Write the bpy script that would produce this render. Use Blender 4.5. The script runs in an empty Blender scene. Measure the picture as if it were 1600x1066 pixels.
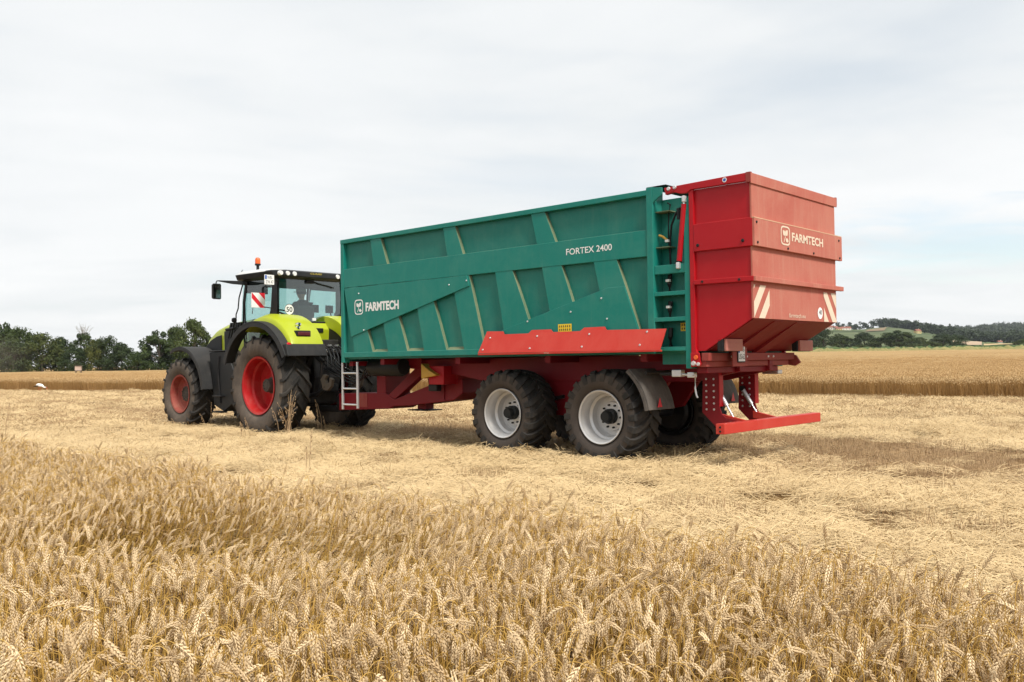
import bpy, math, random
import numpy as np
from mathutils import Vector, Matrix, Euler

R = math.radians
rng = np.random.default_rng(11)
random.seed(11)
scn = bpy.context.scene
COL = scn.collection

# ------------------------------------------------------------------ camera
CAM_H, PITCH, ROLL = 1.425, .0226, -.013
cd = bpy.data.cameras.new('camera')
cd.sensor_width = 36.0
cd.lens = 36.0 * 1411.5 / 1600
cd.clip_start, cd.clip_end = .05, 12000
cam = bpy.data.objects.new('camera', cd)
COL.objects.link(cam)
cam.matrix_world = (Matrix.Translation((0, 0, CAM_H)) @ Matrix.Rotation(math.pi / 2 + PITCH, 4, 'X')
                    @ Matrix.Rotation(ROLL, 4, 'Z'))
scn.camera = cam

# ------------------------------------------------------------------ sky, sun, exposure
SUN_EL = R(50)
SUN_AZ = math.atan2(.52, -.85)            # direction to the sun, from +Y towards +X
w = bpy.data.worlds.new('World')
scn.world = w
w.use_nodes = True
nt = w.node_tree
for n in list(nt.nodes):
    nt.nodes.remove(n)


def N(tree, typ, **kw):
    n = tree.nodes.new(typ)
    for k, v in kw.items():
        if k.startswith('_'):
            setattr(n, k[1:], v)
        else:
            n.inputs[k.replace('0', ' ') if k not in n.inputs else k].default_value = v
    return n


def L(tree, a, b):
    tree.links.new(a, b)


out = nt.nodes.new('ShaderNodeOutputWorld')
bg = nt.nodes.new('ShaderNodeBackground')
bg.inputs['Strength'].default_value = .1
sky = nt.nodes.new('ShaderNodeTexSky')
sky.sky_type = 'NISHITA'
sky.sun_disc = False
sky.sun_elevation = SUN_EL
sky.sun_rotation = SUN_AZ
sky.air_density = 1.2
sky.dust_density = .3
sky.ozone_density = 2.0
tc = nt.nodes.new('ShaderNodeTexCoord')
sep = nt.nodes.new('ShaderNodeSeparateXYZ')
L(nt, tc.outputs['Generated'], sep.inputs[0])


def math_node(tree, op, a, b=None, clamp=False):
    m = tree.nodes.new('ShaderNodeMath')
    m.operation = op
    m.use_clamp = clamp
    for i, v in enumerate((a, b)):
        if v is None:
            continue
        if isinstance(v, (int, float)):
            m.inputs[i].default_value = v
        else:
            L(tree, v, m.inputs[i])
    return m.outputs[0]


zz = math_node(nt, 'ADD', math_node(nt, 'MAXIMUM', sep.outputs['Z'], 0.0), .10)
comb = nt.nodes.new('ShaderNodeCombineXYZ')
L(nt, math_node(nt, 'DIVIDE', sep.outputs['X'], zz), comb.inputs[0])
L(nt, math_node(nt, 'DIVIDE', sep.outputs['Y'], zz), comb.inputs[1])


def sky_noise(scale, detail, rough, off, dist=0.0):
    mp = nt.nodes.new('ShaderNodeMapping')
    mp.inputs['Location'].default_value = off
    mp.inputs['Rotation'].default_value = (0, 0, .5)
    mp.inputs['Scale'].default_value = (.7, 1.0, 1)
    L(nt, comb.outputs[0], mp.inputs[0])
    nz = nt.nodes.new('ShaderNodeTexNoise')
    nz.inputs['Scale'].default_value = scale
    nz.inputs['Detail'].default_value = detail
    nz.inputs['Roughness'].default_value = rough
    nz.inputs['Distortion'].default_value = dist
    L(nt, mp.outputs[0], nz.inputs['Vector'])
    return nz.outputs['Fac']


def ramp(tree, fac, stops, interp='LINEAR'):
    r = tree.nodes.new('ShaderNodeValToRGB')
    r.color_ramp.interpolation = interp
    e = r.color_ramp.elements
    while len(e) > len(stops):
        e.remove(e[-1])
    while len(e) < len(stops):
        e.new(.5)
    for el, (p, c) in zip(e, stops):
        el.position = p
        el.color = (*c, 1) if len(c) == 3 else c
    L(tree, fac, r.inputs[0])
    return r.outputs[0]


def mix(tree, fac, a, b, blend='MIX'):
    m = tree.nodes.new('ShaderNodeMix')
    m.data_type = 'RGBA'
    m.blend_type = blend
    for sock, v in ((m.inputs[0], fac), (m.inputs[6], a), (m.inputs[7], b)):
        if isinstance(v, (int, float)):
            sock.default_value = v
        elif isinstance(v, tuple):
            sock.default_value = (*v, 1) if len(v) == 3 else v
        else:
            L(tree, v, sock)
    return m.outputs[2]


cl_big = sky_noise(.42, 5, .55, (3.1, 1.7, 0), .6)
cl_fine = sky_noise(1.1, 4, .5, (7.3, 2.2, 0), .4)
cl_col = ramp(nt, cl_big, [(.32, (5.1, 5.3, 5.4)), (.47, (5.80, 5.89, 5.92)), (.62, (6.2, 6.22, 6.22))])
cl_det = ramp(nt, cl_fine, [(.30, (.925, .940, .950)), (.58, (1.02, 1.02, 1.02))])
cloud = mix(nt, 1.0, cl_col, cl_det, 'MULTIPLY')
gap = ramp(nt, math_node(nt, 'ADD', math_node(nt, 'MULTIPLY', cl_big, .6), math_node(nt, 'MULTIPLY', cl_fine, .4)),
           [(.34, (.16, .16, .16)), (.46, (.02, .02, .02))])
# thin spot in the cloud low over the right hand hills, where pale blue shows
dv = nt.nodes.new('ShaderNodeVectorMath')
dv.operation = 'SUBTRACT'
L(nt, comb.outputs[0], dv.inputs[0])
dv.inputs[1].default_value = (2.30, 4.30, 0)
ds_ = nt.nodes.new('ShaderNodeVectorMath')
ds_.operation = 'MULTIPLY'
L(nt, dv.outputs[0], ds_.inputs[0])
ds_.inputs[1].default_value = (.9, 1.15, 0)
ln_ = nt.nodes.new('ShaderNodeVectorMath')
ln_.operation = 'LENGTH'
L(nt, ds_.outputs[0], ln_.inputs[0])
thin = math_node(nt, 'SUBTRACT', math_node(nt, 'SUBTRACT', 1.5, ln_.outputs['Value']), math_node(nt, 'MULTIPLY', math_node(nt, 'SUBTRACT', sky_noise(2.6, 5, .6, (1.3, 4.1, 0), .5), .35), 2.6), True)
gap = math_node(nt, 'MAXIMUM', gap, math_node(nt, 'MULTIPLY', thin, .55))
L(nt, mix(nt, gap, cloud, sky.outputs[0]), bg.inputs['Color'])
L(nt, bg.outputs[0], out.inputs[0])

sl = bpy.data.lights.new('sun', 'SUN')
sl.energy = 2.6
sl.angle = R(11)
sl.color = (1.0, .955, .88)
sun = bpy.data.objects.new('sun', sl)
COL.objects.link(sun)
SUN_DIR = Vector((math.sin(SUN_AZ) * math.cos(SUN_EL), math.cos(SUN_AZ) * math.cos(SUN_EL), math.sin(SUN_EL)))
sun.rotation_euler = (-SUN_DIR).to_track_quat('-Z', 'Y').to_euler()

scn.view_settings.view_transform = 'Standard'
scn.view_settings.look = 'None'
scn.view_settings.exposure = .70
scn.view_settings.gamma = 1.0
scn.view_settings.use_curve_mapping = False
scn.cycles.max_bounces = 6
scn.cycles.diffuse_bounces = 3
scn.cycles.glossy_bounces = 3
scn.cycles.transparent_max_bounces = 12
scn.cycles.use_denoising = True

# ------------------------------------------------------------------ frame of the vehicles
YAW = .8312
FX = np.array([-math.sin(YAW), math.cos(YAW), 0.])
LX = np.array([-FX[1], FX[0], 0.])
T0 = np.array([2.858, 10.669, 0.])        # ground below the trailer's rear left corner
HEAD = YAW + math.pi / 2


def W(x, y, z=0.):
    return T0 + x * FX + y * LX + np.array([0, 0, z])


def sstep(a, b, x):
    t = np.clip((np.asarray(x, float) - a) / (b - a), 0, 1)
    return t * t * (3 - 2 * t)


def ground_z(X, Y):
    X = np.asarray(X, float)
    Y = np.asarray(Y, float)
    m = X / np.maximum(np.abs(Y), 30.)
    t = sstep(-.22, .35, m) * (Y > 0)
    z = 2.1 * t * sstep(45, 225, Y) + 2.2 * t * sstep(220, 360, Y)
    return z


# ------------------------------------------------------------------ materials
def new_mat(name):
    m = bpy.data.materials.new(name)
    m.use_nodes = True
    t = m.node_tree
    return m, t, t.nodes['Principled BSDF']


def noise(t, scale, detail=4, rough=.55, vec=None, dist=0):
    n = t.nodes.new('ShaderNodeTexNoise')
    n.inputs['Scale'].default_value = scale
    n.inputs['Detail'].default_value = detail
    n.inputs['Roughness'].default_value = rough
    n.inputs['Distortion'].default_value = dist
    if vec is not None:
        L(t, vec, n.inputs['Vector'])
    return n.outputs['Fac']


def objcoord(t):
    return t.nodes.new('ShaderNodeTexCoord').outputs['Object']


def bump(t, p, height, strength=.3, dist=.01):
    b = t.nodes.new('ShaderNodeBump')
    b.inputs['Strength'].default_value = strength
    b.inputs['Distance'].default_value = dist
    L(t, height, b.inputs['Height'])
    L(t, b.outputs[0], p.inputs['Normal'])


def paint(name, col, rough=.42, dust=(.42, .33, .22), amount=.12, metal=0., coat=0., up=.0, lo=.45, hi=.75, scale=2.2):
    """paint with settled dust in drifting patches"""
    m, t, p = new_mat(name)
    v = objcoord(t)
    n1 = noise(t, scale, 6, .62, v, .6)
    n2 = noise(t, 38, 3, .6, v)
    f = ramp(t, n1, [(lo, (0, 0, 0)), (hi, (1, 1, 1))])
    f = math_node(t, 'MULTIPLY', f, amount)
    mps = t.nodes.new('ShaderNodeMapping')
    mps.inputs['Scale'].default_value = (7, 7, .55)
    L(t, v, mps.inputs[0])
    ns = noise(t, 2.0, 5, .65, mps.outputs[0], .2)
    f = math_node(t, 'ADD', f, math_node(t, 'MULTIPLY', math_node(t, 'SUBTRACT', ns, .50, True), amount * 2.4))
    nf = noise(t, 160, 2, .6, v)
    f = math_node(t, 'ADD', f, math_node(t, 'MULTIPLY', math_node(t, 'SUBTRACT', nf, .60, True), amount * 2.), True)
    bump(t, p, noise(t, 1.7, 2, .5, v), .22, .02)
    f = math_node(t, 'ADD', f, math_node(t, 'MULTIPLY', math_node(t, 'SUBTRACT', n2, .45, True), amount * .8))
    if up:
        g = t.nodes.new('ShaderNodeNewGeometry')
        s = t.nodes.new('ShaderNodeSeparateXYZ')
        L(t, g.outputs['Normal'], s.inputs[0])
        u = math_node(t, 'MULTIPLY', math_node(t, 'SUBTRACT', s.outputs['Z'], .35, True), up * 1.5)
        f = math_node(t, 'ADD', f, u, True)
    vary = mix(t, .5, tuple(c * .9 for c in col), tuple(min(1, c * 1.1) for c in col))
    base = mix(t, n1, tuple(c * .88 for c in col), tuple(min(1, c * 1.12) for c in col))
    L(t, mix(t, f, base, dust), p.inputs['Base Color'])
    p.inputs['Metallic'].default_value = metal
    p.inputs['Specular IOR Level'].default_value = .28
    L(t, math_node(t, 'ADD', math_node(t, 'MULTIPLY', f, .5), rough), p.inputs['Roughness'])
    p.inputs['Coat Weight'].default_value = coat
    p.inputs['Coat Roughness'].default_value = .2
    return m


def plain(name, col, rough=.5, metal=0., emit=None):
    m, t, p = new_mat(name)
    v = objcoord(t)
    n = noise(t, 9, 4, .6, v)
    L(t, mix(t, n, tuple(c * .82 for c in col), tuple(min(1, c * 1.15) for c in col)), p.inputs['Base Color'])
    p.inputs['Roughness'].default_value = rough
    p.inputs['Metallic'].default_value = metal
    return m


M = {}
DUST = (.40, .31, .20)
M['green'] = paint('green_paint', (.006, .190, .152), .38, (.15, .25, .19), .16, up=.5)
M['green_wall'] = paint('green_wall_paint', (.006, .170, .136), .42, (.14, .25, .19), .20, lo=.4)
M['green_dusty'] = paint('dust_caked_green', (.10, .17, .10), .75, (.25, .24, .14), .6, lo=.3)
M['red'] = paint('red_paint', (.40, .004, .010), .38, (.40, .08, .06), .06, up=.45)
M['red_dark'] = paint('shaded_red_chassis_paint', (.19, .003, .009), .5, (.16, .05, .04), .14, up=.25)  # chassis red darkened: shadow under the trailer is put into the colour
M['red_panel'] = paint('red_fender_paint', (.50, .034, .022), .45, (.48, .14, .10), .2)
M['red_dusty'] = paint('red_paint_under_dust', (.43, .100, .074), .7, (.50, .26, .19), .60, lo=.25, hi=.85, scale=1.3)
M['red_ledge'] = paint('dust_on_ledge', (.62, .38, .25), .8, (.62, .46, .30), .5)
M['red_mid'] = paint('red_paint_half_dusty', (.26, .028, .024), .55, (.32, .13, .10), .45, lo=.3)
M['red_under_shade'] = paint('red_paint_shaded_slope', (.20, .006, .010), .5, (.20, .06, .05), .2)  # darker copy of the red, painting in the shade below the tailgate slope
M['lime'] = paint('lime_paint', (.37, .43, .008), .40, (.45, .42, .20), .10, coat=.3)
M['rubber'] = paint('tyre_tread_rubber', (.020, .019, .018), .72, (.12, .10, .08), .35)
M['rubber_side'] = paint('tyre_sidewall_rubber', (.060, .050, .043), .8, (.20, .16, .125), .55, lo=.3)
M['rubber_side2'] = paint('trailer_sidewall_rubber', (.045, .037, .032), .72, (.10, .08, .065), .5, lo=.3)
M['black'] = paint('black_plastic', (.009, .010, .011), .5, (.09, .08, .07), .10)
M['black_fender'] = paint('grey_fender_plastic', (.020, .021, .022), .6, (.12, .105, .09), .2, up=.12)
M['scuffed'] = paint('scuffed_mudguard_rubber', (.075, .066, .060), .75, (.20, .175, .15), .6, lo=.3)
M['dark_steel'] = paint('oily_and_shaded_steel', (.012, .012, .013), .5, (.09, .075, .06), .2)  # oily steel; on the inner rims its dark tone stands for shade
M['silver'] = paint('silver_rim_paint', (.62, .62, .62), .38, (.42, .36, .29), .3, metal=.35)
M['alu'] = plain('aluminium', (.62, .62, .63), .38, .8)
M['chrome'] = plain('chrome_rod', (.8, .8, .8), .15, 1.)
M['steel'] = plain('zinc_bolt', (.68, .68, .68), .4, .6)
M['rim_red'] = paint('red_rim_paint', (.38, .007, .010), .38, (.36, .14, .10), .28)
M['rim_dusty'] = paint('dusty_red_rim', (.25, .018, .015), .55, (.30, .14, .10), .6, lo=.3)
M['white'] = plain('white_print', (.82, .82, .80), .5)
M['cream'] = plain('dusty_white_print', (.74, .60, .46), .6)
M['whiteplastic'] = plain('white_roof_plastic', (.62, .62, .60), .45)
M['ink'] = plain('black_print', (.02, .02, .02), .6)
M['blueprint'] = plain('blue_print', (.02, .10, .45), .5)
M['yellow'] = plain('yellow_sticker', (.80, .55, .02), .5)
M['chock'] = paint('yellow_plastic', (.62, .36, .05), .5, DUST, .4)
M['redprint'] = plain('red_reflective_print', (.62, .015, .03), .4)
M['amber'] = plain('amber_lens', (.75, .12, .02), .3)
M['lens'] = plain('white_lamp_lens', (.75, .75, .72), .15)
M['taillens'] = plain('dark_tail_lens', (.10, .02, .025), .25)
M['dustlens'] = paint('dusty_tail_lens', (.42, .15, .12), .6, (.5, .3, .22), .4)
M['gold'] = plain('gold_print', (.45, .36, .05), .5)
M['seat'] = plain('seat_fabric', (.02, .021, .022), .9)
M['shirt'] = plain('dark_shirt', (.020, .028, .032), .9)
M['skin'] = plain('skin', (.42, .22, .15), .6)
M['cap'] = plain('grey_cap', (.16, .18, .18), .9)
M['leafgreen'] = M['ink']


def glass_mat(name, tint, refl=.10):
    m = bpy.data.materials.new(name)
    m.use_nodes = True
    t = m.node_tree
    t.nodes.remove(t.nodes['Principled BSDF'])
    o = t.nodes['Material Output']
    tr = t.nodes.new('ShaderNodeBsdfTransparent')
    tr.inputs[0].default_value = (*tint, 1)
    gl = t.nodes.new('ShaderNodeBsdfGlossy')
    gl.inputs['Roughness'].default_value = .03
    gl.inputs[0].default_value = (.9, .95, .95, 1)
    fr = t.nodes.new('ShaderNodeFresnel')
    fr.inputs[0].default_value = 1.5
    ms = t.nodes.new('ShaderNodeMixShader')
    L(t, math_node(t, 'ADD', fr.outputs[0], refl - .04, True), ms.inputs[0])
    L(t, tr.outputs[0], ms.inputs[1])
    L(t, gl.outputs[0], ms.inputs[2])
    L(t, ms.outputs[0], o.inputs[0])
    return m


M['glass'] = glass_mat('tinted_glass', (.62, .82, .80))
M['mirror'] = plain('mirror_glass', (.5, .52, .52), .05, 1.)


def fibre_mat(name, a, b, rough=.65, transl=.18, var=.35):
    """dry plant fibre: per piece variation between two tones, some light passing through"""
    m, t, p = new_mat(name)
    oi = t.nodes.new('ShaderNodeObjectInfo')
    v = objcoord(t)
    n = noise(t, 14, 3, .6, v)
    f = math_node(t, 'ADD', math_node(t, 'MULTIPLY', oi.outputs['Random'], 1 - var), math_node(t, 'MULTIPLY', n, var))
    c = mix(t, f, a, b)
    L(t, c, p.inputs['Base Color'])
    p.inputs['Roughness'].default_value = rough
    p.inputs['Specular IOR Level'].default_value = .25
    if transl:
        o = t.nodes['Material Output']
        tl = t.nodes.new('ShaderNodeBsdfTranslucent')
        L(t, c, tl.inputs[0])
        ms = t.nodes.new('ShaderNodeMixShader')
        ms.inputs[0].default_value = transl
        L(t, p.outputs[0], ms.inputs[1])
        L(t, tl.outputs[0], ms.inputs[2])
        L(t, ms.outputs[0], o.inputs[0])
    return m


M['ear'] = fibre_mat('wheat_ear', (.42, .275, .130), (.90, .705, .44), .6, .06)
M['stem'] = fibre_mat('wheat_stem', (.40, .225, .045), (.68, .44, .12), .45, .08)
M['leaf'] = fibre_mat('dry_wheat_leaf', (.18, .10, .042), (.40, .25, .105), .7, .12)
M['straw'] = fibre_mat('loose_straw', (.34, .225, .098), (.92, .715, .415), .5, .06, .8)
M['straw_brown'] = fibre_mat('weathered_straw', (.23, .142, .066), (.47, .315, .158), .6, .06, .7)
M['stubble'] = fibre_mat('stubble_stem', (.28, .18, .095), (.54, .38, .22), .6, .08, .6)
M['far_ear'] = fibre_mat('far_wheat_ear', (.50, .335, .155), (.68, .48, .25), .7, .1, .6)
M['far_stem'] = fibre_mat('far_wheat_stem', (.21, .11, .035), (.46, .275, .10), .6, .1, .6)
M['weed'] = fibre_mat('dry_weed', (.34, .22, .12), (.48, .34, .2), .8, .1)


def leaf_mat(name, a, b, c):
    m, t, p = new_mat(name)
    oi = t.nodes.new('ShaderNodeObjectInfo')
    v = objcoord(t)
    n = noise(t, .55, 3, .6, v)
    n2 = noise(t, 4.5, 2, .6, v)
    col = ramp(t, math_node(t, 'ADD', math_node(t, 'MULTIPLY', n, .65), math_node(t, 'MULTIPLY', n2, .35)),
               [(.36, a), (.52, b), (.66, c)])
    tint = mix(t, oi.outputs['Random'], (.8, .88, .8), (1.15, 1.1, .9))
    col = mix(t, 1., col, tint, 'MULTIPLY')
    L(t, col, p.inputs['Base Color'])
    p.inputs['Roughness'].default_value = .6
    p.inputs['Specular IOR Level'].default_value = .3
    o = t.nodes['Material Output']
    tl = t.nodes.new('ShaderNodeBsdfTranslucent')
    L(t, col, tl.inputs[0])
    ms = t.nodes.new('ShaderNodeMixShader')
    ms.inputs[0].default_value = .25
    L(t, p.outputs[0], ms.inputs[1])
    L(t, tl.outputs[0], ms.inputs[2])
    L(t, ms.outputs[0], o.inputs[0])
    return m


M['foliage'] = leaf_mat('oak_foliage', (.030, .048, .014), (.056, .082, .022), (.108, .132, .038))
M['foliage_y'] = leaf_mat('yellowish_foliage', (.040, .055, .014), (.082, .096, .024), (.14, .15, .04))
M['foliage_d'] = leaf_mat('dark_foliage', (.020, .036, .014), (.038, .060, .020), (.068, .092, .030))
M['bark'] = plain('bark', (.10, .08, .06), .9)
M['deadwood'] = plain('dead_wood', (.30, .28, .25), .9)


# ------------------------------------------------------------------ mesh helpers
class MB:
    def __init__(s):
        s.v, s.f, s.m = [], [], []

    def face(s, idx, m=0):
        s.f.append(tuple(idx))
        s.m.append(m)

    def add(s, verts, faces, m=0):
        o = len(s.v)
        s.v += [tuple(map(float, q)) for q in verts]
        for f in faces:
            s.face([i + o for i in f], m)
        return s

    def box(s, x0, x1, y0, y1, z0, z1, m=0):
        x0, x1 = min(x0, x1), max(x0, x1)
        y0, y1 = min(y0, y1), max(y0, y1)
        z0, z1 = min(z0, z1), max(z0, z1)
        v = [(x, y, z) for z in (z0, z1) for y in (y0, y1) for x in (x0, x1)]
        return s.add(v, [(0, 2, 3, 1), (4, 5, 7, 6), (0, 1, 5, 4), (2, 6, 7, 3), (0, 4, 6, 2), (1, 3, 7, 5)], m)

    def loft(s, rings, m=0, caps=True, closed=True):
        o = len(s.v)
        n = len(rings[0])
        for r in rings:
            s.v += [tuple(map(float, q)) for q in r]
        for k in range(len(rings) - 1):
            for i in range(n if closed else n - 1):
                j = (i + 1) % n
                s.face((o + k * n + i, o + k * n + j, o + (k + 1) * n + j, o + (k + 1) * n + i), m)
        if caps:
            s.face([o + i for i in range(n)][::-1], m)
            s.face([o + (len(rings) - 1) * n + i for i in range(n)], m)
        return s

    def prism(s, pts, y0, y1, m=0, msides=None):
        """polygon of (x, z) extruded along y"""
        n = len(pts)
        o = len(s.v)
        a = sum(pts[i][0] * pts[(i + 1) % n][1] - pts[(i + 1) % n][0] * pts[i][1] for i in range(n))
        if a < 0:
            pts = pts[::-1]
            if msides:
                msides = [msides[(n - 2 - i) % n] for i in range(n)]
        y0, y1 = min(y0, y1), max(y0, y1)
        s.v += [(x, y0, z) for x, z in pts] + [(x, y1, z) for x, z in pts]
        s.face([o + i for i in range(n)], m)
        s.face([o + n + i for i in range(n)][::-1], m)
        for i in range(n):
            j = (i + 1) % n
            s.face((o + i, o + n + i, o + n + j, o + j), msides[i] if msides else m)
        return s

    def prism_x(s, pts, x0, x1, m=0):
        """polygon of (y, z) extruded along x"""
        n = len(pts)
        o = len(s.v)
        a = sum(pts[i][0] * pts[(i + 1) % n][1] - pts[(i + 1) % n][0] * pts[i][1] for i in range(n))
        if a < 0:
            pts = pts[::-1]
        x0, x1 = min(x0, x1), max(x0, x1)
        s.v += [(x0, y, z) for y, z in pts] + [(x1, y, z) for y, z in pts]
        s.face([o + i for i in range(n)][::-1], m)
        s.face([o + n + i for i in range(n)], m)
        for i in range(n):
            j = (i + 1) % n
            s.face((o + i, o + j, o + n + j, o + n + i), m)
        return s

    def tube(s, pts, r, n=8, m=0, caps=True):
        pts = [Vector(p) for p in pts]
        rs = r if isinstance(r, (list, tuple)) else [r] * len(pts)
        rings = []
        up = Vector((0, 0, 1))
        for i, p in enumerate(pts):
            d = (pts[min(i + 1, len(pts) - 1)] - pts[max(i - 1, 0)]).normalized()
            a = d.cross(up)
            if a.length < 1e-3:
                a = d.cross(Vector((1, 0, 0)))
            a.normalize()
            b = d.cross(a).normalized()
            rings.append([p + (a * math.cos(2 * math.pi * k / n) + b * math.sin(2 * math.pi * k / n)) * rs[i]
                          for k in range(n)])
        return s.loft(rings, m, caps)

    def lathe(s, prof, n=48, m=0, axis='y', c=(0, 0, 0), ms=None):
        """profile of (r, h) around an axis; ms: material per band"""
        o = len(s.v)
        for r, h in prof:
            for k in range(n):
                a = 2 * math.pi * k / n
                p = (r * math.cos(a), h, r * math.sin(a)) if axis == 'y' else (r * math.cos(a), r * math.sin(a), h)
                if axis == 'x':
                    p = (h, r * math.cos(a), r * math.sin(a))
                s.v.append((p[0] + c[0], p[1] + c[1], p[2] + c[2]))
        for i in range(len(prof) - 1):
            for k in range(n):
                j = (k + 1) % n
                s.face((o + i * n + k, o + i * n + j, o + (i + 1) * n + j, o + (i + 1) * n + k), ms[i] if ms else m)
        return s

    def arc_shell(s, cx, cz, r0, r1, a0, a1, y0, y1, n=16, m=0, rfun=None):
        """bent plate around the y axis"""
        rings = []
        for k in range(n + 1):
            a = a0 + (a1 - a0) * k / n
            d = rfun(k / n) if rfun else 0
            ca, sa = math.cos(a), math.sin(a)
            rings.append([(cx + (r0 + d) * ca, y0, cz + (r0 + d) * sa), (cx + (r1 + d) * ca, y0, cz + (r1 + d) * sa),
                          (cx + (r1 + d) * ca, y1, cz + (r1 + d) * sa), (cx + (r0 + d) * ca, y1, cz + (r0 + d) * sa)])
        return s.loft(rings, m)

    def mesh(s, name, mats, smooth=None, off=(0, 0, 0)):
        me = bpy.data.meshes.new(name)
        ox, oy, oz = off
        me.from_pydata([(a - ox, b - oy, c - oz) for a, b, c in s.v], [], s.f)
        for mm in mats:
            me.materials.append(mm)
        if len(mats) > 1:
            me.polygons.foreach_set('material_index', s.m)
        import bmesh as _b
        bm = _b.new()
        bm.from_mesh(me)
        _b.ops.recalc_face_normals(bm, faces=bm.faces)
        bm.to_mesh(me)
        bm.free()
        if smooth is not None:
            me.polygons.foreach_set('use_smooth', [True] * len(me.polygons))
            me.set_sharp_from_angle(angle=R(smooth))
        me.update()
        return me


ORG = {}


def link(name, data, parent=None):
    o = bpy.data.objects.new(name, data)
    COL.objects.link(o)
    if parent is not None:
        o.parent = parent
    return o


def tag(o, label=None, cat=None, group=None, kind=None):
    for k, v in (('label', label), ('category', cat), ('group', group), ('kind', kind)):
        if v:
            o[k] = v
    return o


def root_of(o):
    while o.parent is not None:
        o = o.parent
    return o


def part(name, mb, mats, parent, bevel=0, smooth=None, local=False):
    if not isinstance(mats, (list, tuple)):
        mats = [mats]
    off = (0, 0, 0) if local else ORG.get(root_of(parent).name, (0, 0, 0))
    o = link(name, mb.mesh(name, mats, smooth, off), parent)
    if bevel:
        b = o.modifiers.new('bevel', 'BEVEL')
        b.width = bevel
        b.segments = 2
        b.limit_method = 'ANGLE'
        b.angle_limit = R(35)
    return o


def empty(name, loc, rz=0., org=(0, 0, 0)):
    o = link(name, None)
    o.location = loc
    o.rotation_euler = (0, 0, rz)
    o.empty_display_size = .3
    ORG[o.name] = org
    return o


def copy_tree(o, parent=None):
    c = o.copy()
    COL.objects.link(c)
    c.parent = parent
    ORG[c.name] = ORG.get(o.name, (0, 0, 0))
    for ch in list(o.children):
        copy_tree(ch, c)
    return c


def np_mesh(name, v, f, mats, mi=None, smooth=False):
    """fast mesh from arrays; f has shape (n, 3) or (n, 4)"""
    me = bpy.data.meshes.new(name)
    v = np.asarray(v, np.float32)
    f = np.asarray(f, np.int32)
    k = f.shape[1]
    me.vertices.add(len(v))
    me.vertices.foreach_set('co', v.ravel())
    me.loops.add(f.size)
    me.loops.foreach_set('vertex_index', f.ravel())
    me.polygons.add(len(f))
    me.polygons.foreach_set('loop_start', np.arange(len(f), dtype=np.int32) * k)
    me.polygons.foreach_set('loop_total', np.full(len(f), k, np.int32))
    for m in mats:
        me.materials.append(m)
    if mi is not None:
        me.polygons.foreach_set('material_index', np.asarray(mi, np.int32))
    if smooth:
        me.polygons.foreach_set('use_smooth', np.ones(len(f), bool))
    me.update(calc_edges=True)
    me.validate()
    return me


def scatter_group():
    g = bpy.data.node_groups.new('scatter', 'GeometryNodeTree')
    g.interface.new_socket('Geometry', in_out='INPUT', socket_type='NodeSocketGeometry')
    g.interface.new_socket('Collection', in_out='INPUT', socket_type='NodeSocketCollection')
    g.interface.new_socket('Geometry', in_out='OUTPUT', socket_type='NodeSocketGeometry')
    gi = g.nodes.new('NodeGroupInput')
    go = g.nodes.new('NodeGroupOutput')
    ci = g.nodes.new('GeometryNodeCollectionInfo')
    ci.inputs['Separate Children'].default_value = True
    ci.inputs['Reset Children'].default_value = True
    ip = g.nodes.new('GeometryNodeInstanceOnPoints')
    ip.inputs['Pick Instance'].default_value = True
    g.links.new(gi.outputs['Collection'], ci.inputs['Collection'])
    g.links.new(gi.outputs['Geometry'], ip.inputs['Points'])
    g.links.new(ci.outputs[0], ip.inputs['Instance'])
    for nm, typ, sock in (('idx', 'INT', 'Instance Index'), ('scl', 'FLOAT_VECTOR', 'Scale')):
        a = g.nodes.new('GeometryNodeInputNamedAttribute')
        a.data_type = typ
        a.inputs['Name'].default_value = nm
        g.links.new(a.outputs['Attribute'], ip.inputs[sock])
    a = g.nodes.new('GeometryNodeInputNamedAttribute')
    a.data_type = 'FLOAT_VECTOR'
    a.inputs['Name'].default_value = 'rot'
    e = g.nodes.new('FunctionNodeEulerToRotation')
    g.links.new(a.outputs['Attribute'], e.inputs[0])
    g.links.new(e.outputs[0], ip.inputs['Rotation'])
    g.links.new(ip.outputs[0], go.inputs[0])
    return g


SCATTER = None


def variants(name, meshes):
    c = bpy.data.collections.new(name)
    for i, me in enumerate(meshes):
        o = bpy.data.objects.new('%s_%02d' % (name, i), me)
        c.objects.link(o)
    return c


def scatter(name, pts, rot, scl, idx, coll, label, cat):
    global SCATTER
    if SCATTER is None:
        SCATTER = scatter_group()
    n = len(pts)
    me = bpy.data.meshes.new(name)
    me.vertices.add(n)
    me.vertices.foreach_set('co', np.asarray(pts, np.float32).ravel())
    a = me.attributes.new('rot', 'FLOAT_VECTOR', 'POINT')
    a.data.foreach_set('vector', np.asarray(rot, np.float32).ravel())
    scl = np.asarray(scl, np.float32)
    if scl.ndim == 1:
        scl = np.repeat(scl[:, None], 3, 1)
    a = me.attributes.new('scl', 'FLOAT_VECTOR', 'POINT')
    a.data.foreach_set('vector', scl.ravel())
    a = me.attributes.new('idx', 'INT', 'POINT')
    a.data.foreach_set('value', np.asarray(idx, np.int32))
    o = link(name, me)
    md = o.modifiers.new('scatter', 'NODES')
    md.node_group = SCATTER
    for it in SCATTER.interface.items_tree:
        if it.name == 'Collection':
            md[it.identifier] = coll
    tag(o, label, cat, kind='stuff')
    return o


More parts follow.
